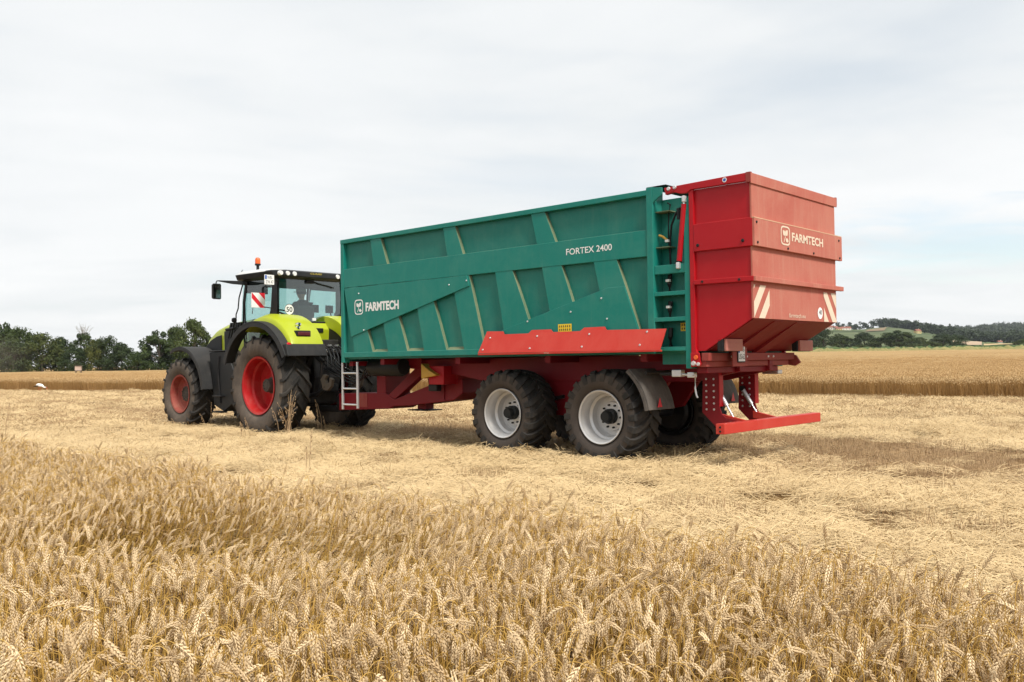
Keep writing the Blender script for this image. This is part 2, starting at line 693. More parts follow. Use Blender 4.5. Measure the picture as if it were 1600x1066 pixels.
def tilt_euler(lx, ly, rz):
    """Euler XYZ of a spin rz about the own axis followed by a tilt of the axis towards (lx, ly)"""
    ang = np.hypot(lx, ly)
    res = np.zeros((len(rz), 3))
    for i in range(len(rz)):
        q = Matrix.Rotation(float(ang[i]), 3, Vector((-ly[i], lx[i], 0)) if ang[i] > 1e-6 else Vector((1, 0, 0)))
        res[i] = (q @ Matrix.Rotation(float(rz[i]), 3, 'Z')).to_euler('XYZ')
    return res

# ================================================================== THE SETTING
# ------------------------------------------------------------------ ground
def ground_material():
    m, t, p = new_mat('stubble_ground')
    g = t.nodes.new('ShaderNodeNewGeometry')
    s = t.nodes.new('ShaderNodeSeparateXYZ')
    L(t, g.outputs['Position'], s.inputs[0])
    # distance across the driving rows
    a = math_node(t, 'ADD', math_node(t, 'MULTIPLY', math_node(t, 'SUBTRACT', s.outputs[0], T0[0]), float(LX[0])),
                  math_node(t, 'MULTIPLY', math_node(t, 'SUBTRACT', s.outputs[1], T0[1]), float(LX[1])))
    n0 = noise(t, .35, 4, .6, g.outputs['Position'], .5)
    aw = math_node(t, 'ADD', a, math_node(t, 'MULTIPLY', math_node(t, 'SUBTRACT', n0, .5), 1.6))
    rows = ramp(t, math_node(t, 'DIVIDE', math_node(t, 'ADD', aw, 40.), 60.),
                [(.0, (.46, .32, .14)), (.46, (.46, .32, .14)), (.475, (.30, .19, .085)), (.50, (.30, .19, .085)),
                 (.515, (.46, .32, .14)), (.56, (.40, .27, .12)), (.595, (.27, .17, .08)), (.635, (.28, .18, .085)),
                 (.665, (.33, .21, .09)), (.755, (.33, .21, .09)), (.763, (.13, .085, .045)), (1, (.13, .085, .045))])
    mp = t.nodes.new('ShaderNodeMapping')
    mp.inputs['Rotation'].default_value = (0, 0, -HEAD)
    mp.inputs['Scale'].default_value = (1, 3.2, 1)
    L(t, g.outputs['Position'], mp.inputs[0])
    n1 = noise(t, 5, 6, .7, mp.outputs[0], .4)
    n2 = noise(t, 38, 4, .7, g.outputs['Position'])
    c = mix(t, 1., rows, ramp(t, n1, [(.3, (.62, .60, .55)), (.6, (1.1, 1.08, 1.05))]), 'MULTIPLY')
    c = mix(t, 1., c, ramp(t, n2, [(.3, (.6, .57, .52)), (.62, (1.12, 1.1, 1.08))]), 'MULTIPLY')
    L(t, c, p.inputs['Base Color'])
    p.inputs['Roughness'].default_value = .85
    p.inputs['Specular IOR Level'].default_value = .15
    bump(t, p, math_node(t, 'ADD', n2, n1), .8, .05)
    return m


na = 180
rad = np.concatenate([[0.], np.geomspace(.8, 60, 46), np.geomspace(64, 2600, 34)])
ang = np.linspace(0, 2 * np.pi, na, endpoint=False)
GV = np.zeros((len(rad), na, 3))
GV[:, :, 0] = rad[:, None] * np.sin(ang)
GV[:, :, 1] = rad[:, None] * np.cos(ang)
GV[:, :, 2] = ground_z(GV[:, :, 0], GV[:, :, 1]) 
ii, jj = np.meshgrid(np.arange(len(rad) - 1), np.arange(na), indexing='ij')
q = lambda i, j: (i * na + (j % na)).ravel()
GF = np.stack([q(ii, jj), q(ii, jj + 1), q(ii + 1, jj + 1), q(ii + 1, jj)], 1)
ground = link('ground', np_mesh('ground', GV.reshape(-1, 3), GF[:, ::-1], [ground_material()], smooth=True))
tag(ground, 'harvested stubble field strewn with pale straw', 'ground', kind='structure')

# ------------------------------------------------------------------ the standing crop behind the vehicles
EDGE = [(-160, 118), (-60, 71.5), (-31.1, 54.9), (-18.7, 48.0), (9.0, 32.4), (15.5, 27.4), (28, 17.5), (60, -8)]


def edge_y(X):
    return np.interp(X, [e[0] for e in EDGE], [e[1] for e in EDGE])


def far_clump(seed):
    r = np.random.default_rng(seed)
    V, F, MI = [], [], []
    for k in range(46):
        x, y = r.uniform(-.28, .28, 2)
        h = r.uniform(.58, .74)
        lean = r.normal(0, .10, 2)
        if r.random() < .16:
            lean = r.normal(0, .42, 2)
        a = r.uniform(0, math.pi)
        wd = r.uniform(.0022, .0036)
        dx, dy = math.cos(a) * wd, math.sin(a) * wd
        o = len(V)
        for s_ in (0, .5, 1.):
            px, py, pz = x + lean[0] * h * s_ ** 1.3, y + lean[1] * h * s_ ** 1.3, h * s_
            V += [(px - dx, py - dy, pz), (px + dx, py + dy, pz)]
        F += [(o, o + 1, o + 3, o + 2), (o + 2, o + 3, o + 5, o + 4)]
        MI += [0, 0]
        tx, ty, tz = x + lean[0] * h, y + lean[1] * h, h
        b = r.uniform(0, 6.28)
        e = np.array([math.cos(b) * .055, math.sin(b) * .055, r.uniform(-.06, .05)])
        wn = .0085
        o = len(V)
        s1 = np.array([-math.sin(b), math.cos(b), 0]) * wn
        s2 = np.array([0, 0, wn])
        c0 = np.array([tx, ty, tz - .005])
        V += [tuple(c0), tuple(c0 + e * .45 + s1), tuple(c0 + e * .45 + s2), tuple(c0 + e * .45 - s1),
              tuple(c0 + e * .45 - s2), tuple(c0 + e)]
        for u, v_ in ((1, 2), (2, 3), (3, 4), (4, 1)):
            F += [(o, o + u, o + v_, o + v_), (o + 5, o + v_, o + u, o + u)]
            MI += [1, 1]
    me = bpy.data.meshes.new('far_clump')
    me.from_pydata(V, [], [tuple(dict.fromkeys(f)) for f in F])
    me.materials.append(M['far_stem'])
    me.materials.append(M['far_ear'])
    me.polygons.foreach_set('material_index', MI)
    me.update()
    return me


far_var = variants('far_wheat_clump', [far_clump(50 + i) for i in range(7)])
P = []
# dense wall at the cut edge
for X in np.arange(-75, 32, .30):
    for dep in np.arange(0, 2.4, .30):
        P.append((X + rng.normal(0, .08), float(edge_y(X)) + dep * 1.25 + rng.normal(0, .10) + .26 * math.sin(X * .9) + .16 * math.sin(X * 2.3 + 1) + .12 * math.sin(X * 5.1)))
# the crop's top further in
for Y in np.arange(22, 135, .5):
    st = .42 if Y < 60 else .8
    for X in np.arange(-.62 * Y - 3, .66 * Y + 5, st):
        if Y > edge_y(X) + 2.6 and (Y < 60 or rng.random() < .8 - .7 * (Y - 60) / 75):
            P.append((X + rng.normal(0, .12), Y + rng.normal(0, .12)))
P = np.array(P)
P = P[(np.abs(P[:, 0]) < .66 * P[:, 1] + 6) & (P[:, 1] > 15)]
n = len(P)
pts = np.column_stack([P, ground_z(P[:, 0], P[:, 1])])
rot = np.column_stack([rng.normal(0, .05, n), rng.normal(0, .05, n), rng.uniform(0, 6.28, n)])
sc = np.column_stack([rng.uniform(.95, 1.15, n)] * 2 + [rng.uniform(.93, 1.08, n) * (1 + .06 * np.sin(P[:, 0] * .35) * np.sin(P[:, 1] * .28))])
scatter('standing_wheat', pts, rot, sc, rng.integers(0, 7, n), far_var,
        'block of standing ripe wheat behind the tractor and trailer', 'wheat')

# canopy that carries the crop on to the far edge of the field
m, t, p = new_mat('distant_wheat_canopy')
g = t.nodes.new('ShaderNodeNewGeometry')
mp = t.nodes.new('ShaderNodeMapping')
mp.inputs['Scale'].default_value = (1, .55, 1)
L(t, g.outputs['Position'], mp.inputs[0])
n1 = noise(t, .12, 5, .6, mp.outputs[0], .3)
n2 = noise(t, 6.5, 4, .75, mp.outputs[0])
c = ramp(t, n1, [(.3, (.36, .235, .105)), (.7, (.46, .31, .145))])
c = mix(t, 1., c, ramp(t, n2, [(.3, (.66, .62, .56)), (.62, (1.12, 1.12, 1.1))]), 'MULTIPLY')
L(t, c, p.inputs['Base Color'])
p.inputs['Roughness'].default_value = .9
p.inputs['Specular IOR Level'].default_value = .1
bump(t, p, n2, .9, .12)
ms = np.linspace(-.85, .95, 150)
tt = np.linspace(0, 1, 90) ** 1.8
CV = np.zeros((len(tt), len(ms), 3))
for j, mm in enumerate(ms):
    y = 60.
    for _ in range(60):
        y = .5 * y + .5 * float(edge_y(mm * y))
    y0 = max(y, 8) + 2.0
    yy = y0 + (228 - y0) * tt
    CV[:, j, 0] = mm * yy
    CV[:, j, 1] = yy
CV[:, :, 2] = ground_z(CV[:, :, 0], CV[:, :, 1]) + .60 + rng.normal(0, .025, CV.shape[:2]) + .10 * sstep(90, 130, CV[:, :, 1])
ii, jj = np.meshgrid(np.arange(len(tt) - 1), np.arange(len(ms) - 1), indexing='ij')
q2 = lambda i, j: (i * len(ms) + j).ravel()
CF = np.stack([q2(ii, jj), q2(ii, jj + 1), q2(ii + 1, jj + 1), q2(ii + 1, jj)], 1)
o = link('wheat_canopy', np_mesh('wheat_canopy', CV.reshape(-1, 3), CF, [m], smooth=True))
tag(o, 'tan wheat field stretching to the tree line', 'wheat', kind='stuff')

# ------------------------------------------------------------------ trees
def foliage_arrays(r, centers, radii, per, size, flat=.75):
    """leaf sized quads spread through clumps"""
    C = np.repeat(np.asarray(centers, float), per, 0)
    Rr = np.repeat(np.asarray(radii, float), per)
    n = len(C)
    d = r.normal(size=(n, 3))
    d /= np.linalg.norm(d, axis=1)[:, None]
    rad_ = Rr * r.uniform(.25, 1.05, n) ** .6
    P_ = C + d * rad_[:, None] * np.array([1, 1, flat])
    nrm = d * .8 + r.normal(0, .6, (n, 3)) + np.array([0, 0, .35])
    nrm /= np.linalg.norm(nrm, axis=1)[:, None]
    a = np.cross(nrm, r.normal(size=(n, 3)))
    a /= np.linalg.norm(a, axis=1)[:, None]
    b = np.cross(nrm, a)
    s_ = size * r.uniform(.6, 1.3, n)
    a = a * s_[:, None]
    b = b * (s_ * r.uniform(.5, .9, n))[:, None]
    V = np.stack([P_ - a, P_ - b * .9 + a * .1, P_ + a, P_ + b], 1).reshape(-1, 3)
    F = np.arange(4 * n).reshape(-1, 4)
    return V, F


def tree_meshes(seed, h, wd, base=.06, lobes=46, per=150, size=.19, gaps=.0, leaf='foliage'):
    r = np.random.default_rng(seed)
    cs, rs = [], []
    for k in range(lobes):
        u = r.uniform(0, 1) ** .8
        z = h * (base + (1 - base) * (.05 + .89 * u))
        prof = math.sin(math.pi * min(1, .22 + .78 * u)) ** .7 + .12
        ph = r.uniform(0, 6.28)
        rr = wd * .5 * prof * math.sqrt(r.uniform(.15, 1)) * r.uniform(.75, 1.1)
        cs.append((rr * math.cos(ph), rr * math.sin(ph), z))
        rs.append(wd * r.uniform(.10, .19) * (1 - gaps))
    V, F = foliage_arrays(r, cs, rs, per, size)
    crown = np_mesh('crown', V, F, [M[leaf]])
    mb = MB()
    tr = h * .022
    mb.tube([(0, 0, -.3), (r.normal(0, .1), r.normal(0, .1), h * .3), (r.normal(0, .25), r.normal(0, .25), h * .62),
             (r.normal(0, .35), r.normal(0, .35), h * .9)], [tr * 1.4, tr, tr * .6, tr * .15], 7)
    for k in range(12):
        c_ = cs[int(r.integers(0, len(cs)))]
        z0 = max(h * .15, c_[2] * r.uniform(.45, .75))
        mb.tube([(0, 0, z0), (c_[0] * .45, c_[1] * .45, z0 + (c_[2] - z0) * .55), c_], [tr * .55, tr * .35, tr * .1], 5)
    trunk = mb.mesh('trunk', [M['bark']], 60)
    return trunk, crown


TREEKINDS = {
    'oak': [tree_meshes(1, 8., 7.0), tree_meshes(2, 8., 8.0, lobes=54)],
    'bushy': [tree_meshes(3, 8., 9.0, base=.0, lobes=44, leaf='foliage_y'), tree_meshes(4, 8., 8.5, base=.0, lobes=44, leaf='foliage')],
    'airy': [tree_meshes(5, 8., 6.5, base=.12, lobes=26, per=95, gaps=.12, leaf='foliage')],
    'dark': [tree_meshes(6, 8., 8., base=.0, lobes=44, leaf='foliage_d'), tree_meshes(7, 8., 9.0, base=.0, lobes=48, leaf='foliage_d')],
}
tree_n = 0


def ray_dir(u, v):
    a, b = u - 800., v - 533.
    c_, s_ = math.cos(ROLL), math.sin(ROLL)
    uu, vv = c_ * a + s_ * b, -s_ * a + c_ * b
    xc, zc = uu / 1411.5, -vv / 1411.5
    return np.array([xc, math.cos(PITCH) - zc * math.sin(PITCH), math.sin(PITCH) + zc * math.cos(PITCH)])


def at(u, v, d):
    r_ = ray_dir(u, v)
    return np.array([0, 0, CAM_H]) + r_ * d / r_[1]


def tree(name, kind, var, u, top_v, d, width_px, label, group, dead=False, sink=0.):
    p_ = at(u, top_v, d)
    gz = float(ground_z(p_[0], p_[1])) - sink
    h = p_[2] - gz
    wd = width_px / 1411.5 * d
    tk, cr = TREEKINDS[kind][var]
    e = empty(name, (p_[0], p_[1], gz), random.uniform(0, 6.28))
    kw = {'oak': (7., 8.), 'bushy': (9., 8.5), 'airy': (6.5,), 'dark': (8., 9.)}[kind][var]
    e.scale = (wd / kw, wd / kw, h / 7.9)
    link('trunk', tk, e)
    link('crown', cr, e)
    tag(e, label, 'tree', group)
    return e


GL = 'trees along the left field edge'
left = [
    ('oak', 1, -38, 500, 176, 60, 'tall dark tree just beyond the left edge of the tree row'),
    ('oak', 0, 6, 504, 172, 44, 'tall loose crowned tree at the left end of the tree row'),
    ('bushy', 1, 33, 514, 168, 52, 'broad green tree second from the left in the tree row'),
    ('bushy', 0, 66, 522, 162, 60, 'yellowish green rounded tree left of the pale box'),
    ('dark', 0, 96, 529, 165, 46, 'lower dark tree directly left of the airy tree'),
    ('airy', 0, 131, 520, 168, 36, 'airy tree with bare dead twigs rising above its crown'),
    ('bushy', 0, 151, 531, 160, 34, 'small yellow green tree right of the airy tree'),
    ('dark', 1, 168, 528, 160, 46, 'dark rounded tree left of the dip in the tree row'),
    ('dark', 0, 190, 537, 158, 40, 'dark tree stepping down into the dip of the tree row'),
    ('bushy', 1, 214, 551, 155, 34, 'low green bush filling the dip in the tree row'),
    ('oak', 0, 248, 516, 158, 48, 'loose crowned tree behind the front wheel of the tractor'),
    ('oak', 1, 276, 513, 162, 46, 'tree between the loose crowned tree and the tallest right hand tree'),
    ('oak', 1, 303, 502, 156, 50, 'tallest tree at the right end of the row beside the bonnet'),
    ('dark', 1, 232, 550, 160, 36, 'low dark shrub tree under the loose crowned tree'),
    ('dark', 0, 330, 534, 165, 44, 'low dark tree half hidden behind the tractor bonnet'),
    ('dark', 1, 20, 535, 160, 60, 'low dark understorey tree below the leftmost tall trees'),
    ('dark', 0, 285, 540, 158, 56, 'dark understorey tree below the tallest right hand tree'),
    ('dark', 1, 120, 545, 160, 46, 'dark shrub tree directly behind the pale box'),
]
for i, (k, vv, u, tv, d, wp, lab) in enumerate(left):
    tr = tree('field_edge_tree', k, vv, u, tv, d, wp * 1.15, lab, GL)
    if k == 'airy':
        mb = MB()
        r = np.random.default_rng(9)
        hh = 7.9
        for j in range(16):
            a_ = r.uniform(0, 6.28)
            ex = r.uniform(.2, 2.3)
            zt = hh + r.uniform(.3, 2.2)
            x1, y1 = math.cos(a_) * ex, math.sin(a_) * ex
            mb.tube([(0, 0, hh * .75), (x1 * .35, y1 * .35, hh * .75 + (zt - hh * .75) * .55), (x1, y1, zt)], [.07, .045, .015], 5)
            for q_ in range(4):
                f_ = r.uniform(.45, .9)
                b_ = Vector((x1 * f_, y1 * f_, hh * .8 + (zt - hh * .8) * f_))
                mb.tube([b_, b_ + Vector(r.normal(0, .35, 3)) + Vector((0, 0, .35))], [.025, .01], 4)
        tr2 = link('dead_branches', mb.mesh('dead_branches', [M['deadwood']]), tr)

GR = 'trees beyond the right hand wheat field'
right = [
    ('dark', 0, 1262, 520, 345, 44, 'dark tree half hidden behind the trailer tail lamp'),
    ('dark', 1, 1287, 515, 350, 46, 'large dark tree directly right of the trailer tail'),
    ('oak', 0, 1316, 523, 372, 34, 'dark tree second to the right of the trailer tail'),
    ('bushy', 1, 1344, 539, 330, 26, 'small bright bush at the verge below the dark trees'),
    ('dark', 0, 1350, 520, 366, 36, 'dark rounded tree behind the small verge bush'),
    ('oak', 1, 1376, 528, 360, 36, 'lower dark tree left of the broad hillside tree'),
    ('oak', 0, 1404, 516, 356, 48, 'broad pale green tree standing in front of the hill'),
    ('dark', 1, 1426, 530, 362, 28, 'short dark tree directly right of the broad pale green tree'),
    ('bushy', 1, 1452, 534, 332, 28, 'green bush on the verge under the wooded hill'),
    ('airy', 0, 1436, 527, 380, 26, 'slim tree behind the verge bush'),
    ('dark', 0, 1474, 522, 372, 40, 'dark dome shaped tree left of the brown field'),
    ('dark', 1, 1494, 524, 380, 32, 'dark tree closest to the brown field'),
    ('bushy', 1, 1601, 530, 340, 26, 'green bush cut by the right edge of the picture'),
    ('dark', 0, 1238, 526, 360, 46, 'dark tree hidden mostly behind the trailer tail'),
]
for k, vv, u, tv, d, wp, lab in right:
    tree('distant_tree', k, vv, u, tv, d, wp * 1.15, lab, GR)

# verge of rough grass and a green crop behind the right hand wheat
def strip_mesh(name, u0, u1, d0, d1, zadd, step, jit, mat_, hfun=None):
    us = np.arange(u0, u1 + 1, step)
    ds = np.linspace(d0, d1, 7)
    V = np.zeros((len(ds), len(us), 3))
    for i, d in enumerate(ds):
        X = (us - 800) / 1411.5 * d
        V[i, :, 0], V[i, :, 1] = X, d
        edge = 0. if i in (0, len(ds) - 1) else 1.
        V[i, :, 2] = ground_z(X, np.full_like(X, d)) + edge * (zadd + rng.normal(0, jit, len(us))) - (1 - edge) * .05
    ii, jj = np.meshgrid(np.arange(len(ds) - 1), np.arange(len(us) - 1), indexing='ij')
    f = lambda i, j: (i * len(us) + j).ravel()
    F = np.stack([f(ii, jj), f(ii, jj + 1), f(ii + 1, jj + 1), f(ii + 1, jj)], 1)
    return np_mesh(name, V.reshape(-1, 3), F, [mat_], smooth=True)


def mottled(name, a, b, scale=1.2, s2=None):
    m, t, p = new_mat(name)
    g = t.nodes.new('ShaderNodeNewGeometry')
    n1 = noise(t, scale, 5, .65, g.outputs['Position'], .3)
    c = ramp(t, n1, [(.33, a), (.66, b)])
    L(t, c, p.inputs['Base Color'])
    p.inputs['Roughness'].default_value = .9
    p.inputs['Specular IOR Level'].default_value = .1
    return m


M['verge'] = mottled('rough_verge_grass', (.15, .155, .045), (.34, .28, .12), .35)
M['crop_green'] = mottled('green_crop', (.045, .085, .022), (.085, .125, .035), .5)
o = link('verge_grass', strip_mesh('verge_grass', 900, 1800, 229, 262, 1.15, 4, .28, M['verge']))
tag(o, 'rough yellowish grass verge behind the right hand wheat field', 'grass', kind='stuff')
o = link('green_crop', strip_mesh('green_crop', 900, 1800, 265, 320, 1.0, 4, .25, M['crop_green']))
tag(o, 'green crop strip in front of the distant trees', 'crop', kind='stuff')

# ------------------------------------------------------------------ hills on the right
def hor(u):
    return 565. - .013 * (u - 800)


RU = [600, 900, 1100, 1240, 1300, 1350, 1390, 1420, 1450, 1480, 1510, 1560, 1620, 1800, 2200]
RVA = [545, 536, 522, 514, 515, 515, 511, 514, 518, 523, 529, 533, 534, 538, 545]
RVB = [545, 540, 530, 524, 523, 523, 523, 523, 523, 523, 521, 517, 515, 514, 520]


def hill_mesh(name, ridge, d0, d1, d2, v0, mat_):
    us = np.linspace(650, 2200, 200)
    ds = np.concatenate([np.linspace(d0, d1, 26), np.linspace(d1, d2, 8)[1:]])
    rv = np.interp(us, RU, ridge)
    V = np.zeros((len(ds), len(us), 3))
    for i, d in enumerate(ds):
        if d <= d1:
            k = ((d - d0) / (d1 - d0)) ** .92
        else:
            k = 1 - float(sstep(d1, d2, d)) * .6
        el = (hor(us) - rv) / 1411.5 * d1
        zb = float(ground_z(200., d0)) if i == 0 else 4.
        V[i, :, 0], V[i, :, 1] = (us - 800) / 1411.5 * d, d
        V[i, :, 2] = 1.4 + v0 + (el - v0) * k + .5 * np.sin(us * .05 + d * .02)
    V[0, :, 2] -= 4
    ii, jj = np.meshgrid(np.arange(len(ds) - 1), np.arange(len(us) - 1), indexing='ij')
    f = lambda i, j: (i * len(us) + j).ravel()
    F = np.stack([f(ii, jj), f(ii, jj + 1), f(ii + 1, jj + 1), f(ii + 1, jj)], 1)
    return np_mesh(name, V.reshape(-1, 3), F, [mat_], smooth=True), us, ds, V


M['vineyard'] = mottled('vineyard_slope', (.070, .100, .045), (.14, .155, .075), .03)
M['woodfloor'] = mottled('wood_floor', (.03, .05, .025), (.05, .07, .035), .05)
hm, hus, hds, HV = hill_mesh('hill', RVA, 400, 1050, 1500, 2.5, M['vineyard'])
tag(link('hill', hm), 'green vineyard hill behind the trees on the right', 'hill', kind='structure')
hm2, hus2, hds2, HV2 = hill_mesh('wooded_hill', RVB, 1150, 1750, 2300, 8., M['woodfloor'])
tag(link('wooded_hill', hm2), 'far wooded ridge at the right', 'hill', kind='structure')


def hill_at(u, d, V, us, ds):
    j = int(np.clip(np.searchsorted(us, u), 0, len(us) - 1))
    z = np.interp(d, ds, V[:, j, 2])
    return np.array([(u - 800) / 1411.5 * d, d, z])


def field_sheet(u0, u1, d0, d1, mat_, label, skew=0.):
    V, F = [], []
    nu, nd = 12, 8
    for i in range(nd + 1):
        for j in range(nu + 1):
            d = d0 + (d1 - d0) * i / nd
            u = u0 + (u1 - u0) * j / nu + skew * i / nd
            q_ = hill_at(u, d, HV, hus, hds)
            V.append((q_[0], q_[1], q_[2] + .6))
    for i in range(nd):
        for j in range(nu):
            a_ = i * (nu + 1) + j
            F.append((a_, a_ + 1, a_ + nu + 2, a_ + nu + 1))
    o_ = link('field', np_mesh('field', V, F, [mat_], smooth=True))
    tag(o_, label, 'field', kind='structure')


M['soil_tan'] = mottled('tan_soil', (.40, .29, .19), (.47, .35, .24), .06)
M['soil_brown'] = mottled('brown_fallow', (.20, .15, .09), (.30, .22, .13), .03)
M['meadow'] = mottled('meadow_green', (.075, .115, .042), (.11, .15, .055), .03)
M['gold_field'] = mottled('far_grain', (.42, .32, .16), (.5, .38, .2), .05)
field_sheet(1489, 1534, 520, 640, M['soil_tan'], 'tan ploughed field below the far wood')
field_sheet(1541, 1640, 560, 700, M['meadow'], 'green meadow right of the tan ploughed field')
field_sheet(1537, 1640, 505, 548, M['gold_field'], 'narrow golden field below the green meadow')
field_sheet(1352, 1382, 800, 960, M['soil_brown'], 'brown bare patch on the vineyard hill', 4)
field_sheet(1300, 1346, 860, 960, M['meadow'], 'bright green plot on the vineyard hill', 3)


def woods(name, spots, V, us, ds, hmin, hmax, mat_, label, seed):
    r = np.random.default_rng(seed)
    cs, rs = [], []
    for u, d in spots:
        b_ = hill_at(u, d, V, us, ds)
        h = r.uniform(hmin, hmax)
        for k in range(5):
            cs.append((b_[0] + r.normal(0, h * .22), b_[1] + r.normal(0, h * .2), b_[2] + h * r.uniform(.2, .85)))
            rs.append(h * r.uniform(.22, .34))
    Vv, F = foliage_arrays(r, cs, rs, 26, hmax * .10)
    o_ = link(name, np_mesh(name, Vv, F, [mat_]))
    tag(o_, label, 'woodland', kind='stuff')


M['foliage_far'] = leaf_mat('far_wood_foliage', (.022, .036, .020), (.034, .052, .026), (.055, .072, .034))
r = np.random.default_rng(77)
sp = [(r.uniform(1392, 1500), r.uniform(960, 1090)) for _ in range(150)] + [(r.uniform(1440, 1520), r.uniform(800, 1050)) for _ in range(90)]
sp += [(r.uniform(1240, 1392), r.uniform(1040, 1090)) for _ in range(40)] + [(r.uniform(1376, 1400), r.uniform(1020, 1060)) for _ in range(34)]
sp += [(r.uniform(900, 1240), r.uniform(900, 1090)) for _ in range(60)]
woods('hilltop_wood', sp, HV, hus, hds, 6, 11, M['foliage_far'], 'dark wood along the crest of the vineyard hill', 3)
sp = [(r.uniform(1380, 1760), r.uniform(1350, 1800)) for _ in range(620)] + [(r.uniform(1500, 1760), r.uniform(1180, 1400)) for _ in range(200)]
woods('ridge_wood', sp, HV2, hus2, hds2, 11, 18, M['foliage_far'], 'distant wooded ridge at the right edge', 4)
sp = [(r.uniform(1505, 1680), r.uniform(720, 820)) for _ in range(120)]
woods('valley_wood', sp, HV, hus, hds, 6, 11, M['foliage_far'], 'dark strip of wood above the green meadow', 5)

M['house_wall'] = plain('rendered_wall', (.66, .60, .52), .8)
M['house_wall2'] = plain('yellow_rendered_wall', (.62, .48, .22), .8)
M['roof_tile'] = plain('red_roof_tile', (.24, .085, .055), .8)
M['window_dark'] = plain('dark_window', (.03, .035, .04), .2)


def house(u, d, wd, dep, h, yaw, wall, label):
    b_ = hill_at(u, d, HV, hus, hds)
    e = empty('house', tuple(b_), yaw)
    e.scale = (.55,) * 3
    part('wall', MB().box(-wd / 2, wd / 2, -dep / 2, dep / 2, -2, h), M[wall], e, local=True)
    mb = MB()
    mb.prism_x([(-dep / 2 - .4, h), (dep / 2 + .4, h), (0, h + dep * .42)], -wd / 2 - .4, wd / 2 + .4)
    rf = part('roof', mb, M['roof_tile'], e, local=True)
    part('chimney', MB().box(wd * .2, wd * .2 + .7, -.3, .4, h + .5, h + dep * .42 + .8), M[wall], rf, local=True)
    for k in range(3):
        x = (-.32 + .32 * k) * wd
        part('window', MB().box(x - .6, x + .6, -dep / 2 - .06, -dep / 2 + .05, h * .35, h * .75), M['window_dark'], e, local=True)
    tag(e, label, 'house', 'far houses on the hillside')


house(1287, 1000, 12, 9, 6, .2, 'house_wall', 'leftmost pale house on the hill beside the trailer tail')
house(1296, 980, 14, 9, 5, -.3, 'house_wall', 'pale house with red roof second from the trailer tail')
house(1306, 1010, 11, 8, 5, .5, 'house_wall', 'small pale house right of the other two hill houses')
house(1311, 930, 11, 7, 3.2, .0, 'house_wall2', 'long red roofed house lower on the green hillside')
house(1322, 1020, 20, 8, 4, .1, 'house_wall', 'long white house near the hill crest')
house(1434, 800, 9, 7, 4, .3, 'house_wall2', 'yellow house half hidden between the distant trees')
house(1500, 800, 11, 6, 2.6, .1, 'house_wall2', 'red roofed house above the tan ploughed field')
house(1562, 715, 6, 5, 2.4, .1, 'house_wall', 'tiny pale house at the edge of the far wood')

# ================================================================== THINGS
def text_mesh(s, width, height, mat_, bold=0., shear=0.):
    """flat lettering of the built-in font fitted to a width and height, origin at its lower left, lying in x-y"""
    cu = bpy.data.curves.new('lettering', 'FONT')
    cu.body = s
    cu.offset = bold
    cu.shear = shear
    cu.resolution_u = 4
    ob = bpy.data.objects.new('lettering', cu)
    me = bpy.data.meshes.new_from_object(ob)
    bpy.data.objects.remove(ob)
    co = np.zeros(len(me.vertices) * 3, np.float32)
    me.vertices.foreach_get('co', co)
    co = co.reshape(-1, 3)
    lo, hi = co.min(0), co.max(0)
    co[:, 0] = (co[:, 0] - lo[0]) / (hi[0] - lo[0]) * width
    co[:, 1] = (co[:, 1] - lo[1]) / (hi[1] - lo[1]) * height
    co[:, 2] = 0
    me.vertices.foreach_set('co', co.ravel())
    me.materials.clear()
    me.materials.append(mat_)
    me.update()
    return me


SIDE = Matrix(((-1, 0, 0, 0), (0, 0, 1, 0), (0, 1, 0, 0), (0, 0, 0, 1)))      # lettering read from the left side
REAR = Matrix(((0, 0, -1, 0), (-1, 0, 0, 0), (0, 1, 0, 0), (0, 0, 0, 1)))     # lettering read from behind


def lettering(name, s, width, height, mat_, parent, pos, frame, bold=0., shear=0.):
    o = link(name, text_mesh(s, width, height, mat_, bold, shear), parent)
    off = ORG.get(root_of(parent).name, (0, 0, 0))
    o.matrix_local = Matrix.Translation(Vector(pos) - Vector(off)) @ frame
    return o


def flat(name, polys, mat_, parent, pos, frame, depth=.0015):
    """thin printed shape from outlines in x-y"""
    mb = MB()
    for pl in polys:
        n = len(pl)
        mb.add([(x, y, 0) for x, y in pl], [tuple(range(n))])
    me = mb.mesh(name, [mat_])
    o = link(name, me, parent)
    off = ORG.get(root_of(parent).name, (0, 0, 0))
    o.matrix_local = Matrix.Translation(Vector(pos) - Vector(off)) @ frame
    return o


def ring2d(cx, cy, rx, ry, t, n=40, p=2.):
    """closed band: rounded rectangle (superellipse) outline as quads"""
    a, b = [], []
    for k in range(n):
        th = 2 * math.pi * k / n
        c, s = math.cos(th), math.sin(th)
        e = 2 / p
        ux, uy = math.copysign(abs(c) ** e, c), math.copysign(abs(s) ** e, s)
        a.append((cx + rx * ux, cy + ry * uy))
        b.append((cx + (rx - t) * ux, cy + (ry - t) * uy))
    return [[a[k], a[(k + 1) % n], b[(k + 1) % n], b[k]] for k in range(n)]


def disc2d(cx, cy, rx, ry, n=28):
    return [[(cx + rx * math.cos(2 * math.pi * k / n), cy + ry * math.sin(2 * math.pi * k / n)) for k in range(n)]]


